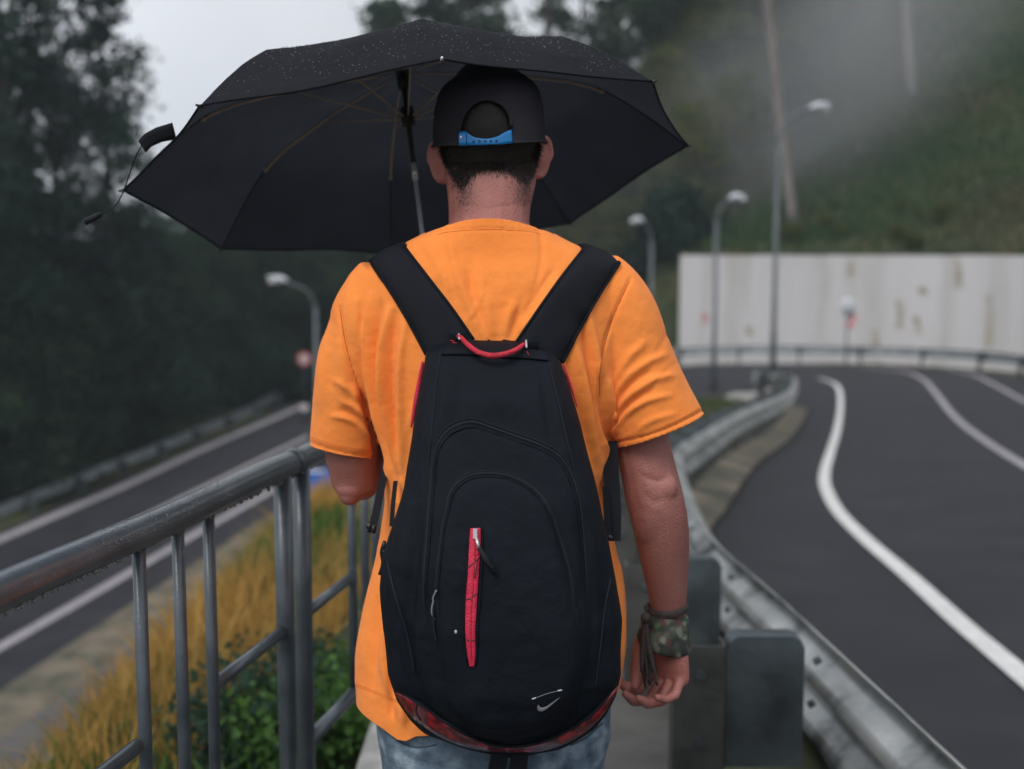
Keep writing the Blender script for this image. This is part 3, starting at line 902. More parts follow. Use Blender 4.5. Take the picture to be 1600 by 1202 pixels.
def hand(mb, wrist, Ld, Nd, curl, thumb, spread=0.010, scale=1.0, side=1):
    """palm and five fingers; Ld along the hand, Nd out of the palm, side: which way the little finger lies"""
    Ld = np.asarray(Ld, float); Ld /= np.linalg.norm(Ld)
    Nd = np.asarray(Nd, float); Nd -= Ld * (Nd @ Ld); Nd /= np.linalg.norm(Nd)
    Wd = np.cross(Ld, Nd) * side
    pt = lambda l, n_, w_: wrist + (Ld * l + Nd * n_ + Wd * w_) * scale
    rings = []
    for l, hw, ht, n_ in ((-.03, .027, .022, 0), (-.005, .028, .021, .0), (.02, .034, .021, .001), (.045, .039, .0195, .001), (.07, .041, .0165, 0), (.088, .041, .014, -.001), (.098, .037, .010, -.001)):
        ring = []
        for k in range(18):
            a = 2 * math.pi * k / 18
            ca, sa = math.cos(a), math.sin(a)
            ring.append(pt(l, n_ + ht * math.copysign(abs(sa) ** .8, sa), hw * math.copysign(abs(ca) ** .8, ca)))
        rings.append(ring)
    mb.loft(rings)
    mb.ell(pt(.028, .012, -.022), (.02, .02, .024))           # ball of the thumb
    mb.ell(pt(.035, .007, .019), (.013, .013, .022))          # heel of the hand
    seg = ((.046, .027, .021), (.05, .031, .022), (.046, .029, .022), (.037, .022, .019))
    tips = []
    for i in range(4):
        w0 = (-.031, -.0105, .0105, .030)[i]; l0 = (.086, .091, .087, .078)[i]
        p = np.array([l0 - .012, -.002, w0]); a = 0.0; pts = [p.copy()]; rad = [.0095]
        wa = (-.06, -.02, .03, .09)[i] * spread / .01
        p = np.array([l0, -.002, w0]); pts.append(p.copy()); rad.append(.0102 - .0008 * (i == 3))
        for k in range(3):
            a = math.radians(curl[i][k]); ln = seg[i][k]
            for h in (.5, 1.0):
                q = p + np.array([math.cos(a) * ln * h, math.sin(a) * ln * h, wa * ln * h])
                pts.append(q.copy()); b_ = (.0094, .0086, .0076)[k] if h == 1 else (.0089, .0082, .0078)[k]
                rad.append(b_ * (.86 if i == 3 else 1))
            p = q
        rad[-1] *= .72
        mb.tube([pt(*x) for x in pts], np.array(rad) * scale, 10)
        mb.ell(pt(*p), (.0068 * scale,) * 3, seg=10, rings=6)
        tips.append(pt(*p))
    tp = [pt(*x) for x in thumb]
    mb.tube(smooth_path(tp, 9), np.interp(np.linspace(0, 1, 9), [0, .3, .55, .8, 1], [.017, .0135, .0115, .0108, .008]) * scale, 10)
    mb.ell(tp[-1], (.0075 * scale,) * 3, seg=10, rings=6)
    return Ld, Nd, Wd, tips

body = MB()
# trunk inside the clothes
body.loft([pr(765, 352, 2.04, 62, .062), pr(765, 375, 2.045, 110, .07), pr(765, 410, 2.05, 160, .085), pr(765, 480, 2.05, 178, .10), pr(768, 640, 2.05, 170, .105), pr(772, 800, 2.05, 150, .095), pr(772, 960, 2.05, 158, .10), pr(772, 1090, 2.05, 172, .115), pr(772, 1130, 2.05, 150, .10)], True)
# neck and head
body.loft([pr(764, 385, 2.03, 66, .062), pr(764, 350, 2.035, 62.5, .06), pr(765, 320, 2.045, 64, .06), pr(767, 290, 2.058, 69, .064), pr(767, 262, 2.07, 71, .066), pr(766, 235, 2.07, 56, .06)], True)
HC = P(765, 205, 2.085)
body.ell(HC, (.079, .099, .116), seg=28, rings=18)
body.ell(P(767, 268, 2.10), (.0765, .07, .068), seg=20)         # jaw and nape
body.ell(HC + np.array([0, .058, -.098]), (.036, .036, .026)); body.ell(HC + np.array([0, .052, -.06]), (.052, .044, .05))                 # chin
fz = HC + np.array([0, .10, -.035])
body.loft([[fz + np.array([x * .35, -.01, .035]) for x in (-.016, 0, .016)] + [fz + np.array([0, .006, .035])], [fz + np.array([x, -.012, -.012]) for x in (-.017, 0, .017)] + [fz + np.array([0, .026, -.012])], [fz + np.array([x * .7, -.012, -.02]) for x in (-.016, 0, .016)] + [fz + np.array([0, .012, -.02])]])
body.ell(HC + np.array([0, .083, .012]), (.055, .016, .012))    # brow
for s in (-1, 1):
    body.ell(HC + np.array([s * .042, .07, -.035]), (.024, .022, .02))   # cheek bones
body.ell(HC + np.array([0, .089, -.075]), (.024, .012, .006)); body.ell(HC + np.array([0, .087, -.087]), (.021, .012, .007))
# ears: a tilted dish with a rolled rim
def ear(px, py, s):
    c = P(px, py, 2.075)
    Rz = Matrix.Rotation(s * math.radians(-52), 3, 'Z') @ Matrix.Rotation(math.radians(9 * s), 3, 'Y')
    Rn = np.array(Rz)
    body.ell(c, (.006, .018, .030), Rn, 12, 10)
    loop = [c + Rn @ np.array([s * .003, .0195 * math.cos(a) * (1 if math.sin(a) > -.2 else .75), .0325 * math.sin(a)]) for a in np.linspace(-1.9, 2.9, 18)]
    body.tube(loop, np.interp(np.linspace(0, 1, 18), [0, .15, .6, 1], [.0066, .005, .0052, .004]), 8)
    body.ell(c + Rn @ np.array([0, -.006, -.028]), (.0055, .010, .012), Rn, 10, 8)
    body.tube([c + Rn @ np.array([0, .004, .004]), c + np.array([-s * .018, .012, -.004])], [.014, .02], 10)
ear(686, 252, -1)
ear(845, 245, 1)
# right arm hanging, hand curled
ra = [(925, 462, 2.05, .045), (960, 510, 2.055, .047), (988, 600, 2.057, .047), (1003, 690, 2.06, .0475), (1014, 740, 2.055, .048), (1022, 775, 2.05, .0495), (1031, 815, 2.05, .0485), (1037, 860, 2.052, .0445), (1041, 905, 2.055, .0375), (1044, 945, 2.06, .0315), (1043, 972, 2.06, .0295)]
rap = smooth_path([np.r_[P(a, b, c), d] for a, b, c, d in ra], 40)
body.tube(rap[:, :3], rap[:, 3], 18)
body.ell(P(1041, 764, 2.022), (.020, .020, .026)); body.ell(P(1018, 805, 2.035), (.034, .034, .06))
rw = P(1042, 968, 2.06)
rh = hand(body, rw, (.05, .0, -1), (-.80, -.58, .0), ((52, 112, 140), (46, 104, 134), (42, 98, 126), (36, 88, 116)), ((.012, .004, -.022), (.04, .018, -.04), (.072, .032, -.036), (.1, .05, -.024)), scale=1.12, side=-1)
# left arm: upper arm down, forearm forward to the umbrella's handle
UC = np.array([-0.188, 2.382, 1.651]); UN = np.array([-.13, .256, .958]); UN /= np.linalg.norm(UN)
HG = UC - UN * 0.43
la = [(612, 465, 2.05, .042), (580, 520, 2.055, .044), (553, 610, 2.066, .044), (549, 690, 2.075, .047), (552, 728, 2.085, .044), (557, 748, 2.095, .0425)]
lap = [np.r_[P(a, b, c), d] for a, b, c, d in la]
lw = HG + np.array([-.055, -.062, -.022])
el = lap[-1][:3]
lap += [np.r_[el + (lw - el) * .16 + [0, 0, .004], .0425], np.r_[el + (lw - el) * .4, .0405], np.r_[el + (lw - el) * .75, .032], np.r_[lw, .027]]
lap = smooth_path(lap, 40)
body.tube(lap[:, :3], lap[:, 3], 18)
body.ell(P(549, 762, 2.075), (.028, .028, .024)); body.ell(P(547, 775, 2.072), (.019, .021, .017))
hand(body, lw, HG - lw + UN * .0 + np.array([-.02, .06, .0]), (.78, -.4, .1), ((62, 150, 205), (64, 152, 208), (66, 152, 208), (68, 150, 205)), ((.015, .008, -.02), (.045, .028, -.036), (.07, .055, -.038), (.075, .075, -.034)), side=-1)
# legs, mid-stride
def leg(sx, kx, ky, fx, fy, lift):
    hip = P(772 + sx * 84, 1110, 2.05)
    pts = [np.r_[hip, .098], np.r_[hip * .5 + np.array([kx, ky, .48 + GZ]) * .5, .08], np.r_[[kx, ky, .48 + GZ], .058], np.r_[[kx * .4 + fx * .6, ky * .4 + fy * .6, .3 + GZ + lift], .056], np.r_[[fx, fy, .09 + GZ + lift], .038], np.r_[[fx, fy, .05 + GZ + lift], .04]]
    p = smooth_path(pts, 26); body.tube(p[:, :3], p[:, 3], 16)
    body.tube([(fx, fy - .04, GZ + lift + .045), (fx, fy + .08, GZ + lift + .04), (fx, fy + .18, GZ + lift + .03)], [.036, .04, .028], 12)
    return p, (fx, fy, GZ + lift)
pl, fl = leg(-1, -.12, 2.12, -.12, 2.16, 0)
prr, fr = leg(1, .075, 2.08, .08, 1.98, 0)
bm_ = voxel(body, 0.0026, 8)
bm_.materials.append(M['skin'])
co = get_co(bm_); no = get_no(bm_)
X, Yp = proj(co)
stub_shade = np.zeros(len(co))
hair_line = [(688, 236), (700, 258), (712, 283), (722, 292), (732, 280), (742, 268), (757, 261), (785, 262), (800, 268), (812, 280), (824, 286), (834, 268), (842, 240)]
hy = np.interp(X, [a for a, b in hair_line], [b for a, b in hair_line], left=200, right=200)
back = no[:, 1] < 0.35
# short growth of hair fading down both sides of the nape
stub_shade = np.where(back, 0.75 * (1 - sstep(0, 16, Yp - hy)), 0)
for poly, wd, k in (([(720, 285), (728, 305), (716, 330)], 13, .55), ([(815, 280), (818, 305), (826, 325)], 13, .45), ([(745, 268), (790, 268)], 10, .35)):
    d, ps = seg_dist(X, Yp, poly)
    stub_shade = np.maximum(stub_shade, np.where(back & (Yp < 345), k * np.exp(-(d / wd) ** 2) * (1 - .5 * ps), 0))
stub_shade *= (Yp < 350) * (np.abs(X - 765) < 76)
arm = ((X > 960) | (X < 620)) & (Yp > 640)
stub_shade = np.where(arm, .16 + .2 * sstep(740, 850, Yp) - .3 * sstep(985, 1010, Yp) * (X > 900), stub_shade)  # arms painted darker downwards: overhead shade put into the skin colour
stub_shade = np.clip(stub_shade, 0, 1) * np.where(arm, 1, 0.72 + 0.5 * npr.random(len(co)))
stub_shade = np.clip(stub_shade, 0, .9)
at = bm_.attributes.new('stubble_arm_shade', 'FLOAT', 'POINT'); at.data.foreach_set('value', stub_shade.astype(np.float32))
# veins, elbow crease, neck folds
disp = np.zeros(len(co))
def groove(arr, poly, wd, amp, ylim=None):
    d, ps = seg_dist(X, Yp, poly)
    arr += amp * np.exp(-(d / wd) ** 2) * np.sin(np.pi * np.clip(ps * .96 + .02, 0, 1)) ** .6 * (no[:, 1] < .1)
groove(disp, [(1000, 742), (1025, 752), (1052, 748)], 5, -.0022)
groove(disp, [(1005, 770), (1022, 785), (1040, 780)], 7, -.0022)
groove(disp, [(1040, 800), (1048, 860), (1045, 930)], 6, .0012)
groove(disp, [(1062, 1000), (1064, 1040)], 5, .001)
groove(disp, [(710, 318), (765, 326), (820, 318)], 4, -.0009)
groove(disp, [(1000, 700), (1015, 735)], 6, -.001)
set_co(bm_, co + no * disp[:, None])
bm_.name = 'body'
body_o = link('body', bm_, person)
for s in (-1, 1):
    e = MB().ell(HC + np.array([s * .032, .0845, -.008]), (.0125, .0125, .0125)).build('eye', M['sign_white'], person)
    MB().ell(HC + np.array([s * .032, .0935, -.008]), (.0055, .0045, .0055)).build('iris', M['hair'], e)

# ---- hair: scalp cap of short strands
def scalp(a, b, k=1.0):                        # a round the head from the back, b up
    return HC + np.array([math.sin(a) * math.cos(b) * .0815, -math.cos(a) * math.cos(b) * .1015, math.sin(b) * .1185]) * k
mb = MB(); rows = []
for i in range(30):
    b = math.radians(88 - i * 4.0)
    row = []
    for j in range(61):
        a = math.radians(-105 + j * 3.5)
        p = scalp(a, b, 1.035)
        x_, y_ = proj(p)
        lim = float(np.interp(x_, [q[0] for q in hair_line], [q[1] for q in hair_line])) - 3
        if abs(a) > 1.15: lim = min(lim, 236)
        row.append(p if y_ < lim else P(x_, lim, p[1]) * .5 + scalp(a, b, .97) * .5)
    rows.append(row)
hair = mb.loft(rows, cap=False, closed=False).build('hair', M['hair'], person)
body_bvh = bvh_of(bm_)
hv, hf = [], []
def strand(p0, d0, ln, wd, curl):
    p = np.array(p0); d = np.array(d0); segs = 4
    sd_ = np.cross(d, [0, 1, 0]); sd_ /= np.linalg.norm(sd_) + 1e-9
    o = len(hv)
    for k in range(segs + 1):
        w_ = wd * (1 - k / segs) ** .6 + .00005
        hv.append(p - sd_ * w_); hv.append(p + sd_ * w_)
        d = d + curl * (k + 1) * .35 + npr.normal(0, .07, 3); d /= np.linalg.norm(d)
        p = p + d * ln / segs
        if k: hf.append((o + 2 * k - 2, o + 2 * k - 1, o + 2 * k + 1, o + 2 * k))
for _ in range(5200):
    x_ = npr.uniform(690, 843)
    lim = float(np.interp(x_, [q[0] for q in hair_line], [q[1] for q in hair_line]))
    y_ = npr.uniform(222, lim + npr.exponential(4))
    h, n_ = hit(body_bvh, x_, y_)
    if h is None or h.y > 2.14: continue
    e = (y_ - lim)
    ln = npr.uniform(.009, .017) * (1 if e < -8 else .55)
    side = (x_ - 766) / 76
    d0 = np.array(n_) * .55 + np.array([side * .35 + npr.normal(0, .35), -.05, -1.0 + npr.normal(0, .25)])
    strand(np.array(h), d0 / np.linalg.norm(d0), ln, npr.uniform(.0002, .00042), np.array([npr.normal(0, .28), -.10, npr.normal(0, .2)]))
for _ in range(1500):                          # down on the sides of the nape
    x_, y_ = (npr.normal(724, 9), npr.uniform(285, 330)) if npr.random() < .55 else (npr.normal(818, 8), npr.uniform(280, 322))
    h, n_ = hit(body_bvh, x_, y_)
    if h is None or npr.random() < (y_ - 285) / 60: continue
    d0 = np.array(n_) * .3 + np.array([npr.normal(0, .4), 0, -1.0])
    strand(np.array(h), d0 / np.linalg.norm(d0), npr.uniform(.002, .005), .00015, np.array([0, 0, 0]))
for _ in range(1600):                          # seen through the cap's opening
    x_, y_ = npr.uniform(716, 804), npr.uniform(150, 224)
    h, n_ = hit(body_bvh, x_, y_)
    if h is None: continue
    d0 = np.array([npr.normal(0, .3), -.35, -1]); strand(np.array(h) + np.array(n_) * .002, d0 / np.linalg.norm(d0), npr.uniform(.012, .02), .0004, np.array([npr.normal(0, .2), .05, 0]))
link('strands', np_mesh('strands', np.array(hv), np.array(hf), M['hair']), hair, kind='stuff')

# ---- cap
cap = thing('cap', (0, 0, 0), None, None); cap.parent = person
cap.matrix_parent_inverse = Matrix.Translation(person.location).inverted()
CB = P(764, 231, 2.085)                        # centre of the cap's lower edge
Hcap = 0.126
def cap_pt(a, t, k=0.0):                        # a from the back, t 0 lower edge .. 1 crown
    s = np.interp(t, [0, .25, .5, .7, .82, .91, .97, 1], [1.0, .99, .965, .9, .8, .64, .4, .0])
    rx, ry = .0955 * s + k, .112 * s + k
    wob = 1 + .006 * math.cos(6 * a) * min(1, 4 * (1 - t)) + .02 * math.exp(-((a - 1.6) / .4) ** 2) * max(0, 1 - 3 * t)
    return CB + np.array([math.sin(a) * rx * wob, -math.cos(a) * ry + .02 * t * 0, Hcap * t + k * .5 + math.sin(a) * .0035 - .004 * math.cos(2 * a) * (1 - t)])
na, ntt = 200, 70
ts = [1 - (1 - i / ntt) ** 1.15 for i in range(ntt + 1)]
vv = [cap_pt(2 * math.pi * j / na, t) for t in ts for j in range(na)]
vv = np.array(vv); cx_, cy_ = proj(vv)
arch = np.array([(717, 240), (717, 208), (721, 188), (730, 171), (743, 160), (758, 156), (773, 158), (787, 166), (796, 180), (800, 198), (801, 240)])
hole = inside(cx_, cy_, arch) & (vv[:, 1] < CB[1])
ff = []
for i in range(ntt):
    for j in range(na):
        k = (j + 1) % na
        q = (i * na + j, i * na + k, (i + 1) * na + k, (i + 1) * na + j)
        if not any(hole[list(q)]): ff.append(q)
crown = link('crown', np_mesh('crown', vv, np.array(ff), M['cap'], True), cap)
so = crown.modifiers.new('thick', 'SOLIDIFY'); so.thickness = .002; so.offset = -1
def cap_surf(px, py):                           # a point of the cap's outer skin under a pixel
    best, bp = 1e9, None
    d = np.hypot(cx_ - px, cy_ - py) + np.where(vv[:, 1] < CB[1], 0, 1e6)
    i = np.argmin(d); p = P(px, py, vv[i][1])
    return p
bind = [cap_surf(x, y) + np.array([0, -.002, 0]) for x, y in smooth_path(arch[1:-1].tolist(), 40)]
MB().tube(bind, .0026, 8).build('opening_binding', M['cap'], cap)
edge = [cap_pt(2 * math.pi * j / na, 0, .001) for j in range(-88, 89)]
for sgn in (-1, 1):
    eg = [p for p in (cap_pt(sgn * a, .0, .0008) for a in np.linspace(.46, math.pi, 60))]
    MB().tube(eg, .0022, 6).build('edge_binding', M['cap'], cap)
for k in range(6):
    if k == 0: continue
    a = 2 * math.pi * k / 6
    MB().tube([cap_pt(a, t, .0006) for t in np.linspace(.02, .97, 24)], .0012, 5).build('panel_seam', M['cap'], cap)
MB().ell(cap_pt(0, 1, .003), (.007, .007, .005)).build('top_button', M['cap'], cap)
# strap across the opening: two overlapping tongues
def strap_piece(top, bot, dy, m, name, par):
    tt, bb = smooth_path(top, 18), smooth_path(bot, 18); rows = []
    for q in range(5):
        u = q / 4
        rows.append([cap_surf(*(tt[i] * (1 - u) + bb[i] * u)) + np.array([0, dy, 0]) for i in range(18)])
    o = MB().loft(rows, cap=False, closed=False).build(name, m, par)
    s_ = o.modifiers.new('thick', 'SOLIDIFY'); s_.thickness = .0018; s_.offset = 1
    return o
st = strap_piece([(719, 206), (728, 206), (740, 214), (760, 217), (778, 213), (790, 206), (800, 203)], [(718, 227), (735, 227), (752, 227), (768, 226), (780, 226), (790, 225), (801, 224)], -.001, M['strap_blue'], 'adjustment_strap', cap)
strap_piece([(717, 206), (722, 206), (727, 207)], [(717, 228), (722, 228), (727, 228)], -.0035, M['strap_blue'], 'strap_tongue', st)
MB().ell(cap_surf(720.5, 215) + np.array([0, -.006, 0]), (.0022, .001, .0022), seg=8, rings=5).build('strap_stud', M['steel'], st)
for k in range(5):
    MB().ell(cap_surf(740 + k * 9, 221.5 - k * .2) + np.array([0, -.0034, 0]), (.0018, .0006, .0018), seg=8, rings=4).build('strap_hole', M['black'], st)
bmb = MB(); rows = []
for i in range(9):
    t = i / 8
    rows.append([CB + np.array([math.sin(a) * (.093 + .012 * t), .107 * math.cos(a) + t * .07 * math.cos(a) ** .6 if math.cos(a) > 0 else .0, .004 - .018 * math.sin(a) ** 2 * t - .008 * t]) for a in np.linspace(-1.25, 1.25, 25)])
br = bmb.loft(rows, cap=False, closed=False).build('brim', M['cap'], cap)
s_ = br.modifiers.new('thick', 'SOLIDIFY'); s_.thickness = .004

# ---- t-shirt
sh = MB()
rings_y = [(318, 694, 836, .070, 2.035), (340, 695, 832, .071, 2.035), (350, 690, 838, .074, 2.036), (362, 668, 860, .080, 2.04), (378, 636, 888, .088, 2.045), (400, 600, 930, .098, 2.05), (430, 574, 960, .110, 2.05), (480, 562, 972, .120, 2.05), (560, 564, 972, .128, 2.05), (640, 578, 962, .130, 2.05), (700, 592, 952, .128, 2.05), (770, 600, 946, .125, 2.05), (840, 594, 962, .125, 2.05),
           (920, 576, 981, .13, 2.05), (1000, 558, 985, .135, 2.05), (1060, 551, 980, .14, 2.05), (1095, 550, 976, .142, 2.05), (1140, 552, 970, .142, 2.05)]
arr = smooth_path(rings_y, 60)
sh.loft([pr((a + b) / 2, y, Yc, (b - a) / 2, hd, 48, .88) for y, a, b, hd, Yc in arr])
ls = smooth_path([(606, 430, 2.045, 46), (592, 460, 2.05, 54), (573, 500, 2.052, 57), (557, 570, 2.058, 57), (544, 640, 2.068, 56), (537, 705, 2.075, 55), (535, 760, 2.08, 55)], 30)
sh.tube([P(a, b, c) for a, b, c, d in ls], ls[:, 3] * 2.05 / F, 28)
rs = smooth_path([(925, 425, 2.045, 46), (943, 452, 2.05, 56), (966, 495, 2.052, 62), (984, 555, 2.055, 67), (1006, 620, 2.057, 73), (1032, 680, 2.06, 77), (1056, 735, 2.06, 79)], 30)
sh.tube([P(a, b, c) for a, b, c, d in rs], rs[:, 3] * 2.05 / F, 28)
sm = voxel(sh, 0.0036, 14)
bm = bmesh.new(); bm.from_mesh(sm)
def cut(co_, no_, cond):
    vx = np.array([v.co[:] for v in bm.verts]); a_, b_ = proj(vx); keep = cond(a_, b_)
    bm.verts.ensure_lookup_table()
    fs = [f for f in bm.faces if all(keep[v.index] for v in f.verts)]
    es = list({e for f in fs for e in f.edges}); vs = list({v for f in fs for v in f.verts})
    bmesh.ops.bisect_plane(bm, geom=fs + es + vs, dist=1e-5, plane_co=Vector(co_), plane_no=Vector(no_), clear_outer=True)
    bm.verts.index_update()
def hem_plane(a, b, Y):
    p, q_ = P(*a, Y), P(*b, Y); d = q_ - p; n_ = np.cross(d, [0, 1, -.05]); n_ /= np.linalg.norm(n_)
    if n_[2] > 0: n_ = -n_
    return (p + q_) / 2, n_
c_, n_ = hem_plane((482, 700), (596, 722), 2.02); cut(c_, n_, lambda x, y: (x < 597) & (y > 640) & (y < 800))
c_, n_ = hem_plane((960, 706), (1107, 650), 2.0); cut(c_, n_, lambda x, y: (x > 952) & (y > 600) & (y < 790) & (x - 952 > (y - 706) * .0))
c_ = P(765, 1100, 2.05); cut(c_, (0, 0, -1), lambda x, y: y > 1000)
c_ = P(765, 347, 1.975); cut(c_, (0, .42, .9), lambda x, y: (y < 380) & (abs(x - 765) < 100))
bm.to_mesh(sm); bm.free()
co = get_co(sm); no = get_no(sm); X, Yp = proj(co)
disp = np.zeros(len(co))
facing = sstep(0.35, -0.1, no[:, 1])
FK = 1.75
def fold(poly, wd, amp, p=.6):
    pl_ = smooth_path(poly, 16) if len(poly) > 2 else np.array(poly, float)
    d, ps = seg_dist(X, Yp, pl_)
    global disp
    disp = disp + FK * amp * np.exp(-(d / wd) ** 2) * np.sin(np.pi * np.clip(ps * .94 + .03, 0, 1)) ** p * facing
q5 = lambda *pts: [(480 + a / 2.5, 330 + b / 2.5) for a, b in pts]
# long folds from the shoulders down to the pack, left side
fold(q5((250, 330), (232, 480), (245, 640), (285, 860), (330, 1060)), 6, .007)
fold(q5((285, 360), (262, 520), (272, 720), (318, 960), (350, 1120)), 5, -.007)
fold(q5((322, 385), (292, 560), (300, 760), (345, 1010)), 6.5, .0075)
fold(q5((345, 395), (325, 600), (330, 800), (360, 1040)), 5, -.0055)
fold(q5((385, 420), (362, 620), (365, 820), (372, 1000)), 6, .005)
fold(q5((200, 330), (190, 440), (215, 560)), 9, .003)
# armhole seams
fold(q5((128, 380), (150, 520), (190, 660), (250, 800), (285, 960)), 2.6, -.0035, .3)
fold(q5((205, 715), (235, 800), (268, 900), (290, 985)), 6, -.011)
fold(q5((185, 700), (215, 800), (252, 900)), 8, .006)
fold(q5((1262, 265), (1200, 400), (1155, 540), (1142, 640)), 2.6, -.003, .3)
fold(q5((1142, 640), (1150, 740), (1165, 830), (1178, 900)), 7, -.012)
fold(q5((1168, 650), (1180, 760), (1200, 880)), 9, .007)
# right of the strap
fold(q5((1085, 375), (1120, 500), (1140, 680), (1158, 850), (1168, 1000)), 6, .006)
fold(q5((1060, 400), (1095, 560), (1120, 740), (1150, 960)), 5, -.005)
fold(q5((1030, 470), (1075, 640), (1110, 820), (1140, 1050)), 7, .0055)
fold(q5((1000, 540), (1045, 700), (1085, 860), (1120, 1010)), 5, -.004)
# between the straps
fold(q5((560, 130), (590, 250), (650, 400), (690, 490)), 8, .0035)
fold(q5((625, 190), (645, 330), (690, 470)), 6, -.0028)
fold(q5((700, 330), (712, 420), (728, 490)), 7, .003)
fold(q5((812, 350), (785, 420), (775, 490)), 7, .003)
fold(q5((835, 360), (815, 430), (800, 490)), 5, -.0025)
fold(q5((985, 250), (930, 340), (860, 440), (830, 480)), 8, .0035)
fold(q5((960, 230), (900, 330), (850, 410)), 6, -.002)
fold(q5((470, 120), (520, 230), (560, 320)), 10, .0025)
# sleeve wrinkles
for pts, wd, am in ((((1200, 860), (1250, 790), (1330, 740), (1420, 720)), 5, .0035), (((1195, 800), (1260, 720), (1350, 660), (1430, 640)), 6, .004), (((1190, 740), (1250, 650), (1330, 590), (1400, 560)), 6, .0035), (((1205, 660), (1260, 570), (1320, 510)), 7, .003), (((1200, 830), (1255, 755), (1345, 700)), 4, -.0028), (((1195, 770), (1255, 685), (1340, 625)), 4, -.0028), (((1290, 860), (1340, 820), (1440, 790)), 5, .002),
                   (((230, 880), (190, 830), (150, 810), (90, 800)), 5, .0028), (((240, 820), (190, 770), (130, 740)), 5, .003), (((215, 740), (160, 690), (100, 660)), 6, .0025), (((70, 480), (58, 620), (50, 760)), 9, .0035), (((130, 500), (140, 640), (150, 740)), 8, .002), (((235, 850), (185, 800), (120, 775)), 4, -.002), (((100, 400), (85, 560), (92, 700)), 7, -.002)):
    fold(q5(*pts), wd, am)
# turned hems and collar stitching
fold(q5((10, 905), (80, 930), (170, 950), (290, 962)), 1.9, -.0022, .15)
fold(q5((1200, 905), (1330, 875), (1450, 830), (1560, 770)), 1.9, -.0022, .15)
fold([(684, 364), (700, 360), (765, 358), (830, 360), (846, 364)], 1.9, -.001, .2)
# lower part: side folds and the hem
for pts, wd, am in (([(610, 780), (592, 860), (575, 950), (566, 1040)], 8, .004), ([(604, 900), (590, 980), (580, 1080)], 6, -.004), ([(598, 960), (603, 1040), (622, 1100)], 8, .006), ([(575, 900), (560, 1000), (556, 1080)], 7, .003), ([(966, 880), (972, 980), (969, 1050)], 5, .003), ([(640, 1040), (634, 1080), (632, 1115)], 7, .007), ([(618, 1030), (612, 1080), (610, 1110)], 5, -.005)):
    fold(pts, wd, am)
ph = npr.uniform(0, 6.28, 12)
nz = sum(np.sin(X * (.012 + .009 * k) * math.cos(k * 1.3) + Yp * (.011 + .008 * k) * math.sin(k * 1.7 + .4) + ph[k]) / (1 + k * .5) for k in range(10))
disp += nz * .0006
wr = np.zeros(len(co))
for _ in range(75):
    x0, y0 = npr.uniform(480, 1110), npr.uniform(370, 1090)
    a_ = npr.normal(0, .45) + (1.57 if y0 < 1100 else 0)
    if x0 < 600 and 560 < y0 < 720: a_ = npr.normal(-.5, .5)
    if x0 > 945 and 520 < y0 < 700: a_ = npr.normal(-.75, .35)
    ln = npr.uniform(50, 130); dx, dy = math.cos(a_), math.sin(a_)
    u = (X - x0) * dx + (Yp - y0) * dy; v = -(X - x0) * dy + (Yp - y0) * dx + .0035 * u ** 2 * npr.normal(0, 1)
    wdt = npr.uniform(2.6, 6)
    wr += npr.choice([-1, 1, 1]) * npr.uniform(.0006, .0022) * np.exp(-(u / ln) ** 2 * 2) * np.exp(-(v / wdt) ** 2) * facing
disp += wr
co = co + no * disp[:, None]
# the tail hangs lower on the left, higher on the right
hemy = np.interp(X, [548, 575, 600, 620, 634, 650, 700, 965], [1088, 1096, 1105, 1116, 1116, 1106, 1098, 1068])
tt = np.clip((Yp - 960) / 140, 0, 1) ** 1.5
co[:, 2] -= tt * (hemy - 1100) * 2.05 / F
fold([(552, 1073), (590, 1085), (622, 1100), (650, 1092)], 1.8, 0)
set_co(sm, co)
sm.materials.append(M['shirt']); sm.name = 'tshirt'
shirt = link('tshirt', sm, person)
s_ = shirt.modifiers.new('thick', 'SOLIDIFY'); s_.thickness = .0022; s_.offset = -1
shirt_bvh = bvh_of(sm)

FK = 1.0
# stitched hems and seams
def on_shirt(pts, r, name, n=50):
    pp = []
    for x, y in smooth_path(pts, n):
        h, n_ = hit(shirt_bvh, x, y)
        if h is not None and h.y < 2.12: pp.append(np.array(h) + np.array(n_) * (.0002 if n_.y < 0 else -.0002))
    if len(pp) > 5: MB().tube(pp, r, 5).build(name, M['stitch'], shirt)
for d_ in (0, 3):
    on_shirt([(484, 686 - d_), (520, 697 - d_), (560, 705 - d_), (592, 708 - d_)], .0005, 'hem_stitch')
    on_shirt([(958, 693 - d_), (1000, 684 - d_), (1050, 664 - d_), (1100, 637 - d_)], .0005, 'hem_stitch')
    on_shirt([(552, 1070 - d_), (575, 1079 - d_), (600, 1089 - d_), (625, 1098 - d_), (645, 1094 - d_)], .0005, 'hem_stitch')
on_shirt([(684, 367), (700, 363), (735, 360), (768, 359), (800, 360), (832, 363), (846, 367)], .0005, 'collar_stitch')
on_shirt(q5((1258, 275), (1200, 400), (1157, 540), (1143, 640), (1143, 720)), .0008, 'armhole_seam')
on_shirt(q5((128, 385), (150, 520), (190, 660), (232, 770)), .0008, 'armhole_seam')
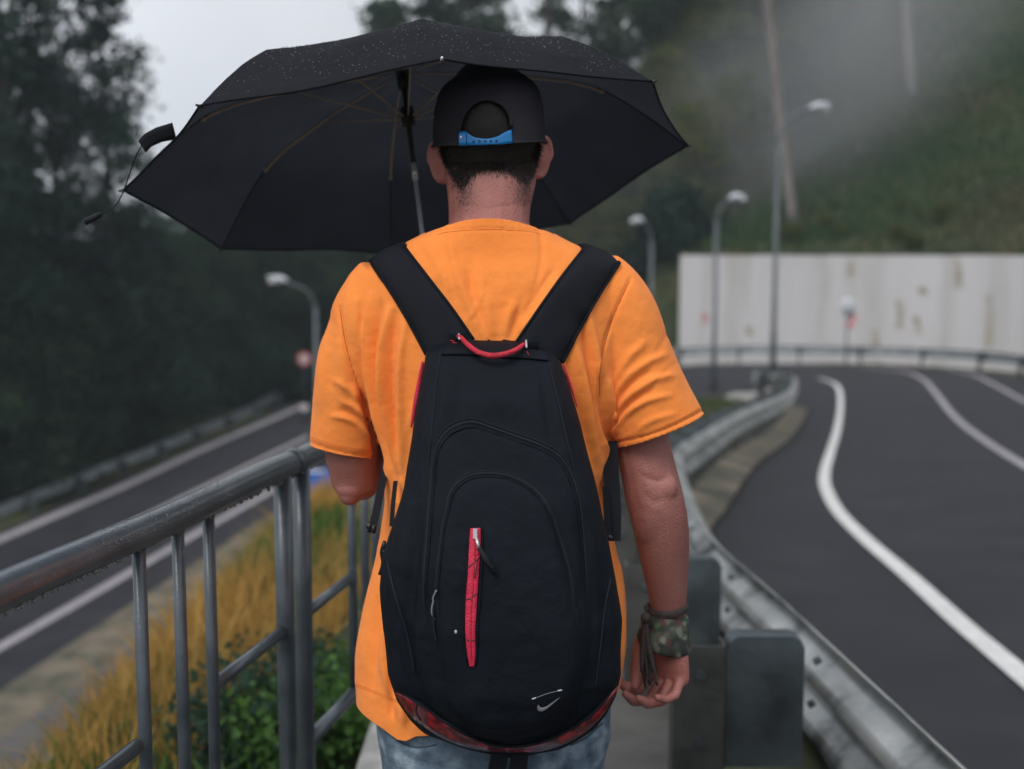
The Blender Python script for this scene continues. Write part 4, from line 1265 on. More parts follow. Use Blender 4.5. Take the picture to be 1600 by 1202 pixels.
# ---- jeans
jm = MB()
jm.loft([pr(772, 1030, 2.05, 178, .125, 32, .9), pr(772, 1075, 2.05, 190, .135, 32, .9), pr(771, 1130, 2.05, 189, .145, 32, .9), pr(770, 1190, 2.05, 180, .14, 32, .9), pr(770, 1250, 2.05, 172, .125, 32, .9), pr(770, 1275, 2.05, 120, .08, 32, .9)])
for p in (pl, prr):
    q_ = p[:22]
    jm.tube(q_[:, :3] + np.array([0, 0, .0]), q_[:, 3] + np.interp(np.linspace(0, 1, 22), [0, .5, 1], [.006, .02, .035]), 22)
jme = voxel(jm, 0.0055, 8)
co = get_co(jme); no = get_no(jme); X, Yp = proj(co); disp = np.zeros(len(co)); facing = sstep(0.35, -0.1, no[:, 1])
q6 = lambda *pts: [(560 + a / 3.636, 1020 + b / 3.636) for a, b in pts]
fold(q6((150, 400), (190, 470), (250, 515), (340, 535), (440, 520)), 3.2, -.006, .4)
fold(q6((160, 440), (215, 520), (340, 560), (440, 545)), 4, .004)
fold(q6((1210, 520), (1290, 480), (1380, 400)), 3, -.005, .4)
fold(q6((1230, 545), (1320, 500), (1400, 440)), 4, .004)
fold(q6((180, 560), (240, 620), (300, 700)), 6, .004)
fold(q6((1420, 420), (1430, 560), (1420, 660)), 6, .004)
fold([(772, 1060), (772, 1200)], 4, -.006)
fold([(600, 1090), (606, 1150), (612, 1202)], 4, .003); fold([(640, 1190), (700, 1200)], 5, -.003)
disp += .0015 * np.sin(X * .05 + Yp * .03) * np.sin(Yp * .045 - X * .02)
set_co(jme, co + no * disp[:, None])
jme.materials.append(M['denim']); jme.name = 'jeans'
jeans = link('jeans', jme, person)
jb = bvh_of(jme)
for pts in (q6((150, 405), (200, 480), (260, 522), (345, 540), (445, 524)), q6((1205, 525), (1290, 485), (1385, 400))):
    pp = []
    for x, y in smooth_path(pts, 20):
        h, n_ = hit(jb, x, y)
        if h is not None: pp.append(np.array(h) + np.array(n_) * .0005)
    if len(pp) > 3: MB().tube(pp, .0016, 6).build('pocket_seam', M['denim_seam'], jeans)
for (fx, fy, fz_) in (fl, fr):
    mb = MB(); rr = []
    for y, hw, hh in ((-.075, .02, .02), (-.06, .034, .05), (0, .043, .055), (.08, .046, .045), (.16, .05, .034), (.215, .042, .024), (.235, .02, .012)):
        rr.append([(fx + hw * math.cos(a), fy + y, fz_ + .002 + max(0, hh * (1 + math.sin(a)))) for a in [2 * math.pi * k / 16 for k in range(16)]])
    sh_ = mb.loft(rr).build('shoe', M['shoe'], person)

# ---- patterned cloth band on the right wrist
wbm = thing('wristband', (0, 0, 0), None, None); wbm.parent = person; wbm.matrix_parent_inverse = Matrix.Translation(person.location).inverted()
def wring(px, py, Y, rx, ry, tilt, n=40, wob=0.0):
    c = P(px, py, Y); r_ = []
    for k in range(n):
        a = 2 * math.pi * k / n
        rr = 1 + wob * math.sin(5 * a + py) + wob * .6 * math.sin(9 * a + py * .3)
        x, y = rx * math.cos(a) * rr, ry * math.sin(a) * rr
        r_.append(c + np.array([x, y, -x * tilt + y * .1]))
    return r_
MB().loft([wring(1043, 955, 2.06, .031, .031, .12), wring(1043, 958, 2.06, .0355, .035, .12, wob=.02), wring(1042, 972, 2.06, .0385, .037, .14, wob=.03), wring(1040, 986, 2.06, .0435, .042, .17, wob=.03), wring(1039, 998, 2.06, .0465, .046, .2, wob=.025), wring(1038, 1006, 2.06, .048, .048, .22, wob=.02), wring(1038, 1010, 2.06, .044, .044, .22)], cap=False).build('cloth_wrap', M['band'], wbm)
MB().loft([wring(1043, 943, 2.06, .033, .033, -.12), wring(1043, 946, 2.06, .0360, .036, -.12, wob=.02), wring(1043, 951, 2.06, .0365, .036, -.1, wob=.02), wring(1043, 955, 2.06, .034, .034, -.1)], cap=False).build('cord_bracelet', M['tassel'], wbm)
k0 = P(1009, 966, 2.025)
MB().ell(k0, (.009, .009, .011)).build('knot', M['tassel'], wbm)
for k in range(7):
    e_ = P(1003 + k * 4.2 + rnd.uniform(-2, 2), rnd.uniform(1045, 1075), 2.015 + rnd.uniform(-.01, .01))
    m_ = k0 * .5 + e_ * .5 + np.array([rnd.uniform(-.006, .003), 0, 0])
    MB().tube(smooth_path([k0, m_, e_], 12), np.interp(np.linspace(0, 1, 12), [0, .7, 1], [.0035, .0042, .002]) * rnd.uniform(.8, 1.3), 6).build('tassel_cord', M['tassel'], wbm)
MB().tube([P(1012, 962, 2.03), P(1009, 948, 2.035), P(1014, 940, 2.035)], [.003, .0035, .002], 6).build('tied_end', M['tassel'], wbm)

# ------------------------------------------------------------------ umbrella
umb = thing('umbrella', tuple(UC - UN * .46), 'open black rain umbrella with bronze ribs held over the man\'s head', 'umbrella')
R_U = 0.54
TIP = np.array([(-.717, 2.279, 1.607), (-.623, 2.671, 1.515), (-.275, 2.893, 1.502), (.124, 2.816, 1.577), (.34, 2.484, 1.695), (.247, 2.092, 1.787), (-.101, 1.87, 1.799), (-.501, 1.947, 1.725)])
tpx = [(192, 298), (345, 390), (612, 397), (890, 350), (1075, 228), (1020, 128), (690, 93), (312, 166)]
TIP = np.array([P(x, y, TIP[i][1]) for i, (x, y) in enumerate(tpx)])     # a slightly bent frame
prof_r = [0, .12, .35, .6, .7, .8, .9, 1.0]; prof_h = [.212, .206, .193, .164, .143, .104, .055, 0]
def rib_pt(k, r, dn=0.0):
    return UC + (TIP[k % 8] - UC) * r + UN * (np.interp(r, prof_r, prof_h) + dn)
canopy_root = MB()
nr, npn = 26, 14
for k in range(8):
    rows = []
    for i in range(nr + 1):
        r = .012 + (i / nr) * .988
        row = []
        for j in range(npn + 1):
            u = j / npn
            a_, b_ = rib_pt(k, r), rib_pt(k + 1, r)
            s = 4 * u * (1 - u)
            p = a_ * (1 - u) + b_ * u
            cen = UC + UN * np.interp(r, prof_r, prof_h)
            p = p + (cen - p) * (.018 * s * r ** 3)             # hem drawn in between the ribs
            p = p - UN * (.010 * s * math.sin(math.pi * min(1, r)) )
            p = p + UN * (.0022 * math.sin(9 * r + 5 * u + k * 2) * s + .0016 * math.sin(23 * r + 3 * k - 8 * u) * s) * (r > .1)
            row.append(p)
        rows.append(row)
    pn = MB().loft(rows, cap=False, closed=False).build('canopy_panel', M['canopy'], umb)
    hem = [rows[-1][j] for j in range(npn + 1)]
    MB().tube([p + UN * .0008 for p in hem], .0019, 6).build('hem', M['canopy'], pn)
    # rib: three hinged lengths under the cloth, and its strut
    rb = MB().tube([rib_pt(k, r, -.006) for r in np.linspace(.05, .36, 8)], .0017, 6).build('rib', M['rib'], umb)
    MB().tube([rib_pt(k, r, -.007) for r in np.linspace(.34, .72, 10)], .0023, 6).build('rib_middle', M['rib'], rb)
    MB().tube([rib_pt(k, r, -.004) for r in np.linspace(.70, 1.0, 8)], .0012, 6).build('rib_end', M['black'], rb)
    MB().ell(rib_pt(k, .71, -.007), (.0045, .0045, .0045), seg=8, rings=6).build('hinge', M['rib'], rb)
    MB().tube([rib_pt(k, 1.0) + (TIP[k] - UC) * -.01, rib_pt(k, 1.0) + (TIP[k] - UC) * .014], [.003, .0018], 8).build('rib_tip', M['steel'] if k == 6 else M['black'], rb)
    run = UC + UN * .115
    MB().tube([run + (TIP[k] - UC) * .02, rib_pt(k, .38, -.012)], .0017, 6).build('strut', M['rib'], umb)
MB().tube([UC + UN * .205, UC + UN * .225, UC + UN * .232], [.014, .012, .004], 12).build('ferrule', M['black'], umb)
MB().tube([UC + UN * .10, UC + UN * .135], .013, 12).build('runner', M['black'], umb)
MB().tube([UC + UN * .175, UC + UN * .20], .012, 12).build('hub', M['black'], umb)
MB().tube([UC + UN * .21, UC + UN * .02], .0052, 12).build('upper_shaft', M['black'], umb)
MB().tube([UC + UN * .022, UC - UN * .012], [.0062, .0058], 12).build('shaft_collar', M['steel'], umb)
MB().tube([UC - UN * .01, UC - UN * .36], .0045, 12).build('shaft', M['steel'], umb)
MB().tube([UC - UN * .355, UC - UN * .37, UC - UN * .47, UC - UN * .49], [.011, .014, .0155, .012], 16).build('handle', M['black'], umb)
# tie strap blown out past the left rim, with its cord
tb = MB(); rows = []
for i in range(10):
    t = i / 9
    ctr = np.array([np.interp(t, [0, .45, .8, 1], [272, 248, 230, 222]), np.interp(t, [0, .45, .8, 1], [205, 211, 220, 230])]); hw = 13 - 4 * t
    rows.append([P(ctr[0] + hw * (.25 + .4 * t) * s, ctr[1] + hw * s, 2.12 - .05 * t) for s in (-1, -.3, .3, 1)])
ts_ = tb.loft(rows, cap=False, closed=False).build('tie_strap', M['canopy'], umb)
s_ = ts_.modifiers.new('thick', 'SOLIDIFY'); s_.thickness = .0016
MB().tube(smooth_path([P(221, 228, 2.07), P(211, 248, 2.07), P(202, 274, 2.08), P(193, 299, 2.1), P(180, 322, 2.08), P(158, 335, 2.07)], 20), .0011, 6).build('tie_cord', M['pack_zip'], umb)
MB().tube([P(158, 335, 2.07), P(132, 348, 2.06)], [.0045, .006], 8).build('cord_toggle', M['pack_zip'], umb)
# rain on the cloth
dv = MB()
for _ in range(3200):
    k = rnd.choice((5, 6, 6, 5, 7, 4, 0)); r = rnd.uniform(.15, .97); u = rnd.random()
    a_, b_ = rib_pt(k, r), rib_pt(k + 1, r); s = 4 * u * (1 - u)
    p = a_ * (1 - u) + b_ * u
    p = p + (UC + UN * np.interp(r, prof_r, prof_h) - p) * (.018 * s * r ** 3) - UN * (.010 * s * math.sin(math.pi * r)) + UN * .0016
    q_ = rnd.choice([.0004, .0005, .0006, .0008, .0011])
    dv.ell(p, (q_, q_, q_ * .7), seg=6, rings=4)
dv.build('rain_drops', M['water_specks'], umb, kind='stuff')

# ------------------------------------------------------------------ backpack
pack = thing('backpack', tuple(P(780, 1172, 1.88)), 'black backpack with red zip and red lower trim on the man\'s back', 'backpack')
ol = np.array([(531, 735), (537, 690), (548, 668), (590, 660), (640, 650), (680, 645), (760, 632), (820, 615), (860, 600), (910, 596), (970, 600), (1040, 609), (1080, 621), (1105, 638), (1125, 658), (1150, 704), (1163, 745), (1172, 785)])
orr = np.array([(531, 805), (537, 830), (548, 862), (565, 875), (600, 889), (660, 906), (740, 926), (830, 947), (900, 961), (960, 969), (1040, 968), (1075, 960), (1100, 949), (1120, 933), (1143, 905), (1158, 878), (1166, 850), (1172, 815)])
yf = np.array([(531, 1.915), (537, 1.895), (548, 1.878), (570, 1.858), (620, 1.83), (700, 1.80), (780, 1.775), (860, 1.757), (950, 1.747), (1040, 1.75), (1090, 1.77), (1130, 1.805), (1155, 1.845), (1172, 1.885)])
ysm = np.concatenate([np.linspace(531, 560, 14), np.linspace(564, 1120, 120), np.linspace(1123, 1172, 24)])
rings = []
for y in ysm:
    xl, xr = np.interp(y, ol[:, 0], ol[:, 1]), np.interp(y, orr[:, 0], orr[:, 1])
    Yfr = np.interp(y, yf[:, 0], yf[:, 1]); Ybk = 1.955 if y < 1120 else 1.955 - (y - 1120) * .0006
    Ym = (Yfr + Ybk) / 2 + .01
    a_, b_ = P(xl, y, Ym), P(xr, y, Ym); c_ = (a_ + b_) / 2; hw = (b_[0] - a_[0]) / 2; hd = (Ybk - Yfr) / 2
    ring = []
    for k in range(132):
        an = 2 * math.pi * k / 132; ca, sa = math.cos(an), math.sin(an)
        e = .62
        ring.append((c_[0] + hw * math.copysign(abs(ca) ** e, ca), (Yfr + Ybk) / 2 + hd * math.copysign(abs(sa) ** .72, sa), c_[2]))
    rings.append(ring)
pm = MB().loft(rings).mesh('main_body', M['pack'])
bm = bmesh.new(); bm.from_mesh(pm); bmesh.ops.recalc_face_normals(bm, faces=bm.faces); bm.to_mesh(pm); bm.free()
co = get_co(pm); no = get_no(pm); X, Yp = proj(co); facing = sstep(.3, -.2, no[:, 1]); disp = np.zeros(len(co))
c5 = lambda *pts: [(480 + a / 2.5, 330 + b / 2.5) for a, b in pts]
arc1 = c5((486, 1090), (492, 990), (512, 910), (560, 852), (640, 826), (720, 848), (810, 880), (900, 912), (985, 960), (1035, 1040), (1060, 1130))
arc2 = c5((545, 1175), (560, 1110), (595, 1060), (655, 1030), (760, 1030), (850, 1065), (915, 1120), (955, 1190))
poly1 = arc1 + [(915, 900), (920, 1000), (905, 1080), (860, 1140), (770, 1155), (700, 1130), (655, 1060), (645, 950), (662, 850)]
poly2 = arc2 + [(885, 900), (905, 980), (900, 1060), (860, 1118), (775, 1135), (715, 1105), (690, 1020), (684, 900)]
for poly, hgt, wd in ((poly1, .011, 11), (poly2, .012, 12)):
    pp_ = smooth_path(poly + [poly[0]], 90)
    d, _ = seg_dist(X, Yp, pp_); sdv = np.where(inside(X, Yp, pp_), d, -d)
    disp += hgt * sstep(-2, wd, sdv) * facing
def pfold(pts, wd, am):
    fold(pts, wd, am)
for pts, wd, am in (([(700, 570), (690, 640), (672, 700)], 8, .004), ([(720, 575), (712, 640), (700, 690)], 6, -.003), ([(860, 570), (872, 640), (890, 720)], 8, .004), ([(845, 580), (858, 660), (870, 715)], 6, -.003), ([(770, 600), (790, 630), (840, 650)], 14, .003), ([(640, 760), (630, 850), (625, 950), (632, 1040)], 8, .005), ([(655, 780), (648, 870), (645, 960)], 6, -.005),
                    ([(615, 870), (622, 960), (640, 1060)], 6, .004), ([(610, 930), (640, 1000), (660, 1080)], 6, -.004), ([(905, 760), (925, 850), (935, 950)], 8, .004), ([(930, 830), (945, 930), (945, 1030)], 7, -.004), ([(890, 780), (905, 860), (912, 940)], 5, -.003), ([(700, 1080), (760, 1110), (850, 1105)], 12, .003), ([(850, 960), (880, 1020), (870, 1080)], 14, .003), ([(720, 880), (705, 960), (712, 1050)], 8, .003)):
    pfold(pts, wd, am)
disp += nz[:1].mean() * 0 + .0009 * (np.sin(X * .045 + Yp * .021 + 1) * np.sin(Yp * .034 - X * .013) + .6 * np.sin(X * .09 - Yp * .05)) * facing
set_co(pm, co + no * disp[:, None])
pbody = link('main_body', pm, pack)
pack_bvh = bvh_of(pm)
def on_pack(px, py, lift=.0, bv=None):
    bv = bv or pack_bvh
    x, y = px, py
    for _ in range(60):
        h, n_ = hit(bv, x, y)
        if h is not None and h.y < 1.97: break
        x += (785 - x) * .012; y += (850 - y) * .012
    if n_.y > 0: n_ = -n_
    return np.array(h) + np.array(n_) * lift, np.array(n_)
def strip(top, bot, m, name, parent, lift=.002, n=30, k=5, thick=.0012):
    a_, b_ = smooth_path(top, n), smooth_path(bot, n); rows = []
    for q_ in range(k):
        u = q_ / (k - 1)
        rows.append([on_pack(*(a_[i] * (1 - u) + b_[i] * u), lift)[0] for i in range(n)])
    o = MB().loft(rows, cap=False, closed=False).build(name, m, parent)
    s_ = o.modifiers.new('thick', 'SOLIDIFY'); s_.thickness = thick; s_.offset = 0
    return o
def piping(pts, r, m, name, parent, lift=.0, n=40, seg=8):
    rr = r * np.clip(np.minimum(np.linspace(0, 9, n), np.linspace(9, 0, n)) + .12, 0, 1)
    return MB().tube([on_pack(x, y, lift - r * .0 - (r - rr[i_]) * .9)[0] for i_, (x, y) in enumerate(smooth_path(pts, n))], rr, seg).build(name, m, parent)
# zips of the two front compartments, each under a lip of cloth
for arc, ext0, ext1 in ((arc1, [(668, 1010), (662, 930), (668, 840)], [(908, 810), (916, 900), (914, 1000)]), (arc2, [(690, 1020), (682, 930), (690, 840)], [(874, 840), (893, 910), (900, 1000)])):
    pts = ext0 + arc + ext1
    z_ = piping(pts, .0026, M['pack_zip'], 'zip', pack, .0005, 70)
    cxm, cym = 785, 900
    lip = [(x + (cxm - x) * .03, y + (cym - y) * .03) for x, y in pts]
    piping(lip, .0018, M['pack'], 'zip_lip', z_, .0006, 70)
    piping([(x - (cxm - x) * .025, y - (cym - y) * .025) for x, y in pts], .001, M['pack_zip'], 'zip_seam', z_, .0004, 70)
# red zip pocket
strip([(735, 826), (733, 850), (730, 880), (728, 930), (727, 985), (730, 1020), (734, 1041)], [(751, 825), (751, 850), (749, 880), (746, 930), (743, 985), (743, 1020), (741, 1041)], M['zip_red'], 'red_zip', pack, .0018, 40, 4)
piping([(743, 832), (741, 880), (737, 940), (735, 1000), (737, 1036)], .0011, M['red'], 'zip_teeth', pack, .0032, 40, 6)
piping([(733, 822), (730, 880), (726, 940), (724, 990), (731, 1042)], .0016, M['pack'], 'zip_edge', pack, .002)
piping([(754, 822), (753, 880), (749, 940), (746, 990), (744, 1042)], .0016, M['pack'], 'zip_edge', pack, .002)
for a_, b_ in (((728, 888), (749, 870)), ((746, 872), (742, 905)), ((727, 937), (747, 926)), ((727, 998), (744, 998))):
    piping([a_, ((a_[0] + b_[0]) / 2, (a_[1] + b_[1]) / 2 + 2), b_], .0008, M['black'], 'zip_crease', pack, .003, 8, 5)
pc, pnn = on_pack(743, 834, .006)
MB().box(pc, (.006, .004, .014)).build('zip_slider', M['steel'], pack, smooth=False)
MB().tube([on_pack(745, 842, .006)[0], on_pack(747, 850, .008)[0], on_pack(749, 856, .008)[0]], .0026, 8).build('zip_puller', M['galv'], pack)
MB().tube([on_pack(749, 856, .008)[0], on_pack(760, 874, .008)[0], on_pack(774, 895, .007)[0]], [.0035, .0045, .0042], 8).build('puller_cord', M['pack_zip'], pack)
# red vinyl base below the black front
strip([(621, 1080), (642, 1090), (662, 1102), (690, 1122), (725, 1143), (762, 1160), (800, 1165), (835, 1160), (875, 1146), (915, 1122), (940, 1098), (963, 1070)],
      [(621, 1084), (640, 1112), (658, 1128), (688, 1148), (725, 1163), (765, 1171), (800, 1172), (835, 1172), (880, 1160), (918, 1137), (944, 1108), (963, 1074)], M['red_vinyl'], 'red_base_panel', pack, .0035, 60, 6)
piping([(621, 1079), (642, 1089), (662, 1101), (690, 1121), (725, 1142), (762, 1159), (800, 1164), (835, 1159), (875, 1145), (915, 1121), (940, 1097), (963, 1069)], .0024, M['pack'], 'base_piping', pack, .003, 60)
piping([(655, 1094), (652, 1108), (660, 1124)], .0014, M['black'], 'base_seam', pack, .0045, 10, 6)
# red side trims against the shirt
for pts in ([(663, 565), (657, 600), (650, 640), (645, 668)], [(877, 568), (884, 588), (892, 612), (899, 636)]):
    pp_ = [P(x + (-2.5 if x < 780 else 2.5), y, 1.93) for x, y in smooth_path(pts, 16)]
    MB().tube(pp_, np.interp(np.linspace(0, 1, 16), [0, .5, 1], [.002, .0042, .0015]) * (1 if pts[0][0] < 780 else .6), 6).build('red_side_trim', M['zip_red'], pack)
# vertical seams of the upper part and side pockets
piping([(690, 545), (682, 600), (676, 660), (668, 730)], .0014, M['pack_zip'], 'seam', pack, .0003)
piping([(852, 552), (868, 610), (884, 680), (900, 745)], .0014, M['pack_zip'], 'seam', pack, .0003)
piping([(604, 870), (618, 930), (636, 990), (650, 1060)], .0022, M['pack_zip'], 'side_zip', pack, .0006)
piping([(955, 900), (945, 950), (938, 1010), (930, 1080)], .0016, M['pack_zip'], 'side_seam', pack, .0005)
sz = MB().tube([on_pack(x, y, .005)[0] for x, y in smooth_path([(686, 922), (678, 940), (676, 955), (681, 968)], 14)], .0014, 6).build('side_puller', M['print'], pack)
MB().tube([on_pack(x, y, .005)[0] for x, y in smooth_path([(681, 950), (683, 985), (686, 1000)], 10)], .0018, 6).build('puller_cord', M['pack_zip'], pack)
MB().ell(on_pack(712, 987, .003)[0], (.002, .002, .003)).build('stud', M['print_bright'], pack)
# emblem low on the right: a tick with a bracket line over it
ec = lambda a, b: (560 + a / 3.636, 1020 + b / 3.636)
strip([ec(1022, 290), ec(1030, 302), ec(1042, 309), ec(1065, 303), ec(1100, 280), ec(1143, 251)], [ec(1017, 300), ec(1017, 318), ec(1030, 330), ec(1058, 324), ec(1098, 292), ec(1143, 252.5)], M['print'], 'tick_emblem', pack, .0018, 40, 4, .0006)
piping([ec(985, 262), ec(1010, 253)], .0011, M['print_bright'], 'emblem_line', pack, .0014, 8, 6)
piping([ec(1008, 254), ec(1070, 232), ec(1132, 216)], .0005, M['print'], 'emblem_line', pack, .0012, 12, 5)
piping([ec(1130, 215), ec(1158, 210)], .0011, M['print_bright'], 'emblem_line', pack, .0014, 8, 6)
# shoulder straps: padded, over the shoulders and down the chest
def shoulder_strap(le, re, s):
    n = 26; a_, b_ = smooth_path(le, n), smooth_path(re, n); K = 9
    grid = []
    for i in range(n):
        row = []
        for q_ in range(K):
            u = q_ / (K - 1); x, y = a_[i] * (1 - u) + b_[i] * u
            h, n_ = hit(shirt_bvh, x, y)
            row.append((np.array(h), np.array(n_)) if h is not None and h.y < 2.08 else None)
        grid.append(row)
    outr = []
    last = None
    for i in range(n):
        row = grid[i]
        good = [r for r in row if r is not None]
        if len(good) < K:
            for q_ in range(K):
                if row[q_] is None:
                    u = q_ / (K - 1); x, y = a_[i] * (1 - u) + b_[i] * u
                    ref = last[q_] if last else good[0]
                    row[q_] = (P(x, y, min(ref[0][1] + .008, 2.06)), ref[1])
        last = row
        # smooth the cloth's folds out under the stiff pad
        ym = np.polyfit(range(K), [r[0][1] for r in row], 2)
        r2 = []
        for q_ in range(K):
            p = row[q_][0].copy(); p[1] = np.polyval(ym, q_) * .8 + p[1] * .2
            r2.append((p, row[q_][1]))
        outr.append(r2)
    # over the top and down the front
    lastp = [p for p, _ in outr[-1]]
    ctr = np.mean(lastp, 0)
    rows = [r for r in outr]
    prevy = [p[1] for p in lastp]
    for m_, (dy, dz, dx) in enumerate(((.03, .006, -.004), (.06, .0, -.010), (.085, -.02, -.016), (.10, -.05, -.022), (.11, -.10, -.026), (.11, -.16, -.022), (.11, -.22, -.006), (.11, -.27, .02))):
        row = []
        for q_, p in enumerate(lastp):
            x_, z_ = p[0] + s * dx, p[2] + dz
            y_ = p[1] + dy
            if m_ > 1:
                h = shirt_bvh.ray_cast(Vector((x_, 3.0, z_)), Vector((0, -1, 0)))[0]
                y_ = h.y + .004 if h is not None else prevy[q_]
            row.append([np.array([x_, y_, z_]), np.array([0, min(1, dy * 11), max(0.05, 1 - dy * 10)])])
        ym = np.polyval(np.polyfit(range(K), [r[0][1] for r in row], 1), range(K))
        for q_ in range(K):
            row[q_][0][1] = max(ym[q_], row[q_][0][1]); prevy[q_] = row[q_][0][1]
        rows.append([tuple(r) for r in row])
    rings = []
    for i, r in enumerate(rows):
        ns = np.array([0, -.75, .55]) if i < n - 6 else None
        oute, inn_ = [], []
        for q_ in range(K):
            v = abs(2 * q_ / (K - 1) - 1)
            nn_ = ns if ns is not None else r[q_][1] * .5 + np.array([0, -.35, .5]) if i < n else r[q_][1]
            nn_ = nn_ / np.linalg.norm(nn_)
            oute.append(r[q_][0] + nn_ * (.004 + .0085 * (1 - v ** 5)))
            inn_.append(r[q_][0] + nn_ * (.001))
        rings.append(oute + inn_[::-1])
    st_ = MB().loft(rings).build('shoulder_strap', M['pack_web'], pack)
    for q_ in (0, K - 1):                                    # bound edges
        MB().tube([rings[i][q_] for i in range(len(rings))], .0028, 6).build('strap_binding', M['pack'], st_)
    return st_
ssl = shoulder_strap([(666, 556), (640, 507), (610, 457), (579, 411)], [(740, 533), (706, 484), (669, 436), (633, 389)], -1)
ssr = shoulder_strap([(806, 538), (845, 481), (880, 432), (911, 392)], [(879, 569), (906, 516), (937, 462), (967, 414)], 1)
# yoke between the straps, handle, and the tabs that hold it
strip([(700, 538), (735, 528), (778, 532), (820, 541), (850, 548)], [(690, 556), (735, 556), (778, 560), (820, 562), (858, 566)], M['pack'], 'top_yoke', pack, .003)
hp = [on_pack(x, y, l)[0] for x, y, l in ((717, 536, .010), (722, 540, .013), (732, 550, .016), (748, 561, .017), (768, 567, .017), (790, 564, .017), (806, 557, .016), (817, 550, .013), (820, 547, .010))]
gh = MB().tube(smooth_path(hp, 36), np.interp(np.linspace(0, 1, 36), [0, .1, .5, .9, 1], [.003, .0036, .0048, .0036, .003]), 10).build('grab_handle', M['red'], pack)
for (x0, y0, x1, y1) in ((704, 531, 728, 540), (815, 543, 840, 550)):
    c_, n_ = on_pack((x0 + x1) / 2, (y0 + y1) / 2, .009)
    MB().loft([[c_ + np.array([sx_ * .013, -.003 * (1 - abs(t)), t * .009]) + np.array([0, dd, sx_ * -.002]) for sx_, dd in ((-1, 0), (1, 0), (1, .004), (-1, .004))] for t in (-1, -.4, .4, 1)]).build('handle_tab', M['pack'], pack)
for x, y in ((719, 538), (820, 549)):
    MB().tube([on_pack(x, y - 4, .015)[0], on_pack(x + 1, y + 5, .016)[0]], .0016, 6).build('handle_stitch', M['print_bright'], pack)
for k, pts in enumerate(([(712, 543), (705, 542)], [(822, 557), (825, 563)], [(716, 546), (708, 545)])):
    MB().tube([on_pack(x, y, .012)[0] for x, y in pts], .0007, 5).build('loose_thread', M['red'], pack)
# lower strap ends and webbing either side
def web(pts, wd, m, name, th=.003, parent=pack, tw=(1, 0, 0)):
    c = smooth_path([P(*p) for p in pts], 20); rings = []
    for p in c:
        a_ = np.array(tw, float) * wd / 2
        rings.append([p - a_ - [0, th, 0], p + a_ - [0, th, 0], p + a_ + [0, th, 0], p - a_ + [0, th, 0]])
    return MB().loft(rings).build(name, m, parent, smooth=False)
web([(952, 690, 2.02), (955, 740, 2.0), (958, 800, 1.965), (957, 845, 1.94)], .026, M['pack_web'], 'strap_end')
web([(946, 760, 1.97), (948, 800, 1.93), (950, 838, 1.9)], .010, M['pack'], 'webbing')
MB().tube([P(950, 838, 1.88), P(956, 842, 1.88)], .004, 8).build('buckle', M['black'], pack)
web([(604, 722, 2.02), (596, 760, 1.985), (588, 800, 1.95), (580, 832, 1.93)], .013, M['pack_web'], 'webbing')
web([(618, 752, 1.96), (614, 790, 1.925), (612, 822, 1.89)], .007, M['pack_web'], 'webbing')
MB().ell(P(577, 822, 1.925), (.006, .006, .006)).ell(P(584, 827, 1.925), (.005, .006, .008)).build('cord_lock', M['black'], pack, kind='stuff')
MB().tube(smooth_path([P(601, 846, 1.86), P(596, 862, 1.85), P(598, 880, 1.85), P(593, 898, 1.85)], 14), .0028, 7).build('side_cord', M['pack_zip'], pack)
MB().ell(P(600, 853, 1.855), (.004, .004, .007)).build('cord_lock', M['black'], pack)
for x0, x1 in ((781, 774), (812, 808)):
    web([(x0, 1160, 1.865), (x0 - 1, 1185, 1.86), (x1, 1215, 1.87), (x1 - 2, 1260, 1.89)], .028, M['pack_web'], 'compression_strap')
#SECTION4

# ------------------------------------------------------------------ trees and plants
def leaf_quads(pts, size, rs, up=0.35, aspect=.55, spread=1.0):
    """one folded leaf quad per point, turned every way"""
    n = len(pts)
    d = rs.normal(0, 1, (n, 3)); d[:, 2] -= up; d /= np.linalg.norm(d, axis=1)[:, None]
    e = rs.normal(0, 1, (n, 3)); e -= d * (e * d).sum(1)[:, None]; e /= np.linalg.norm(e, axis=1)[:, None]
    s = size * rs.uniform(.6, 1.4, n)[:, None]
    a = pts - d * s * .5; b = pts + e * s * aspect * .5; c = pts + d * s * .5; f = pts - e * s * aspect * .5
    v = np.stack([a, b, c, f], 1).reshape(-1, 3)
    return v, np.arange(4 * n).reshape(-1, 4)

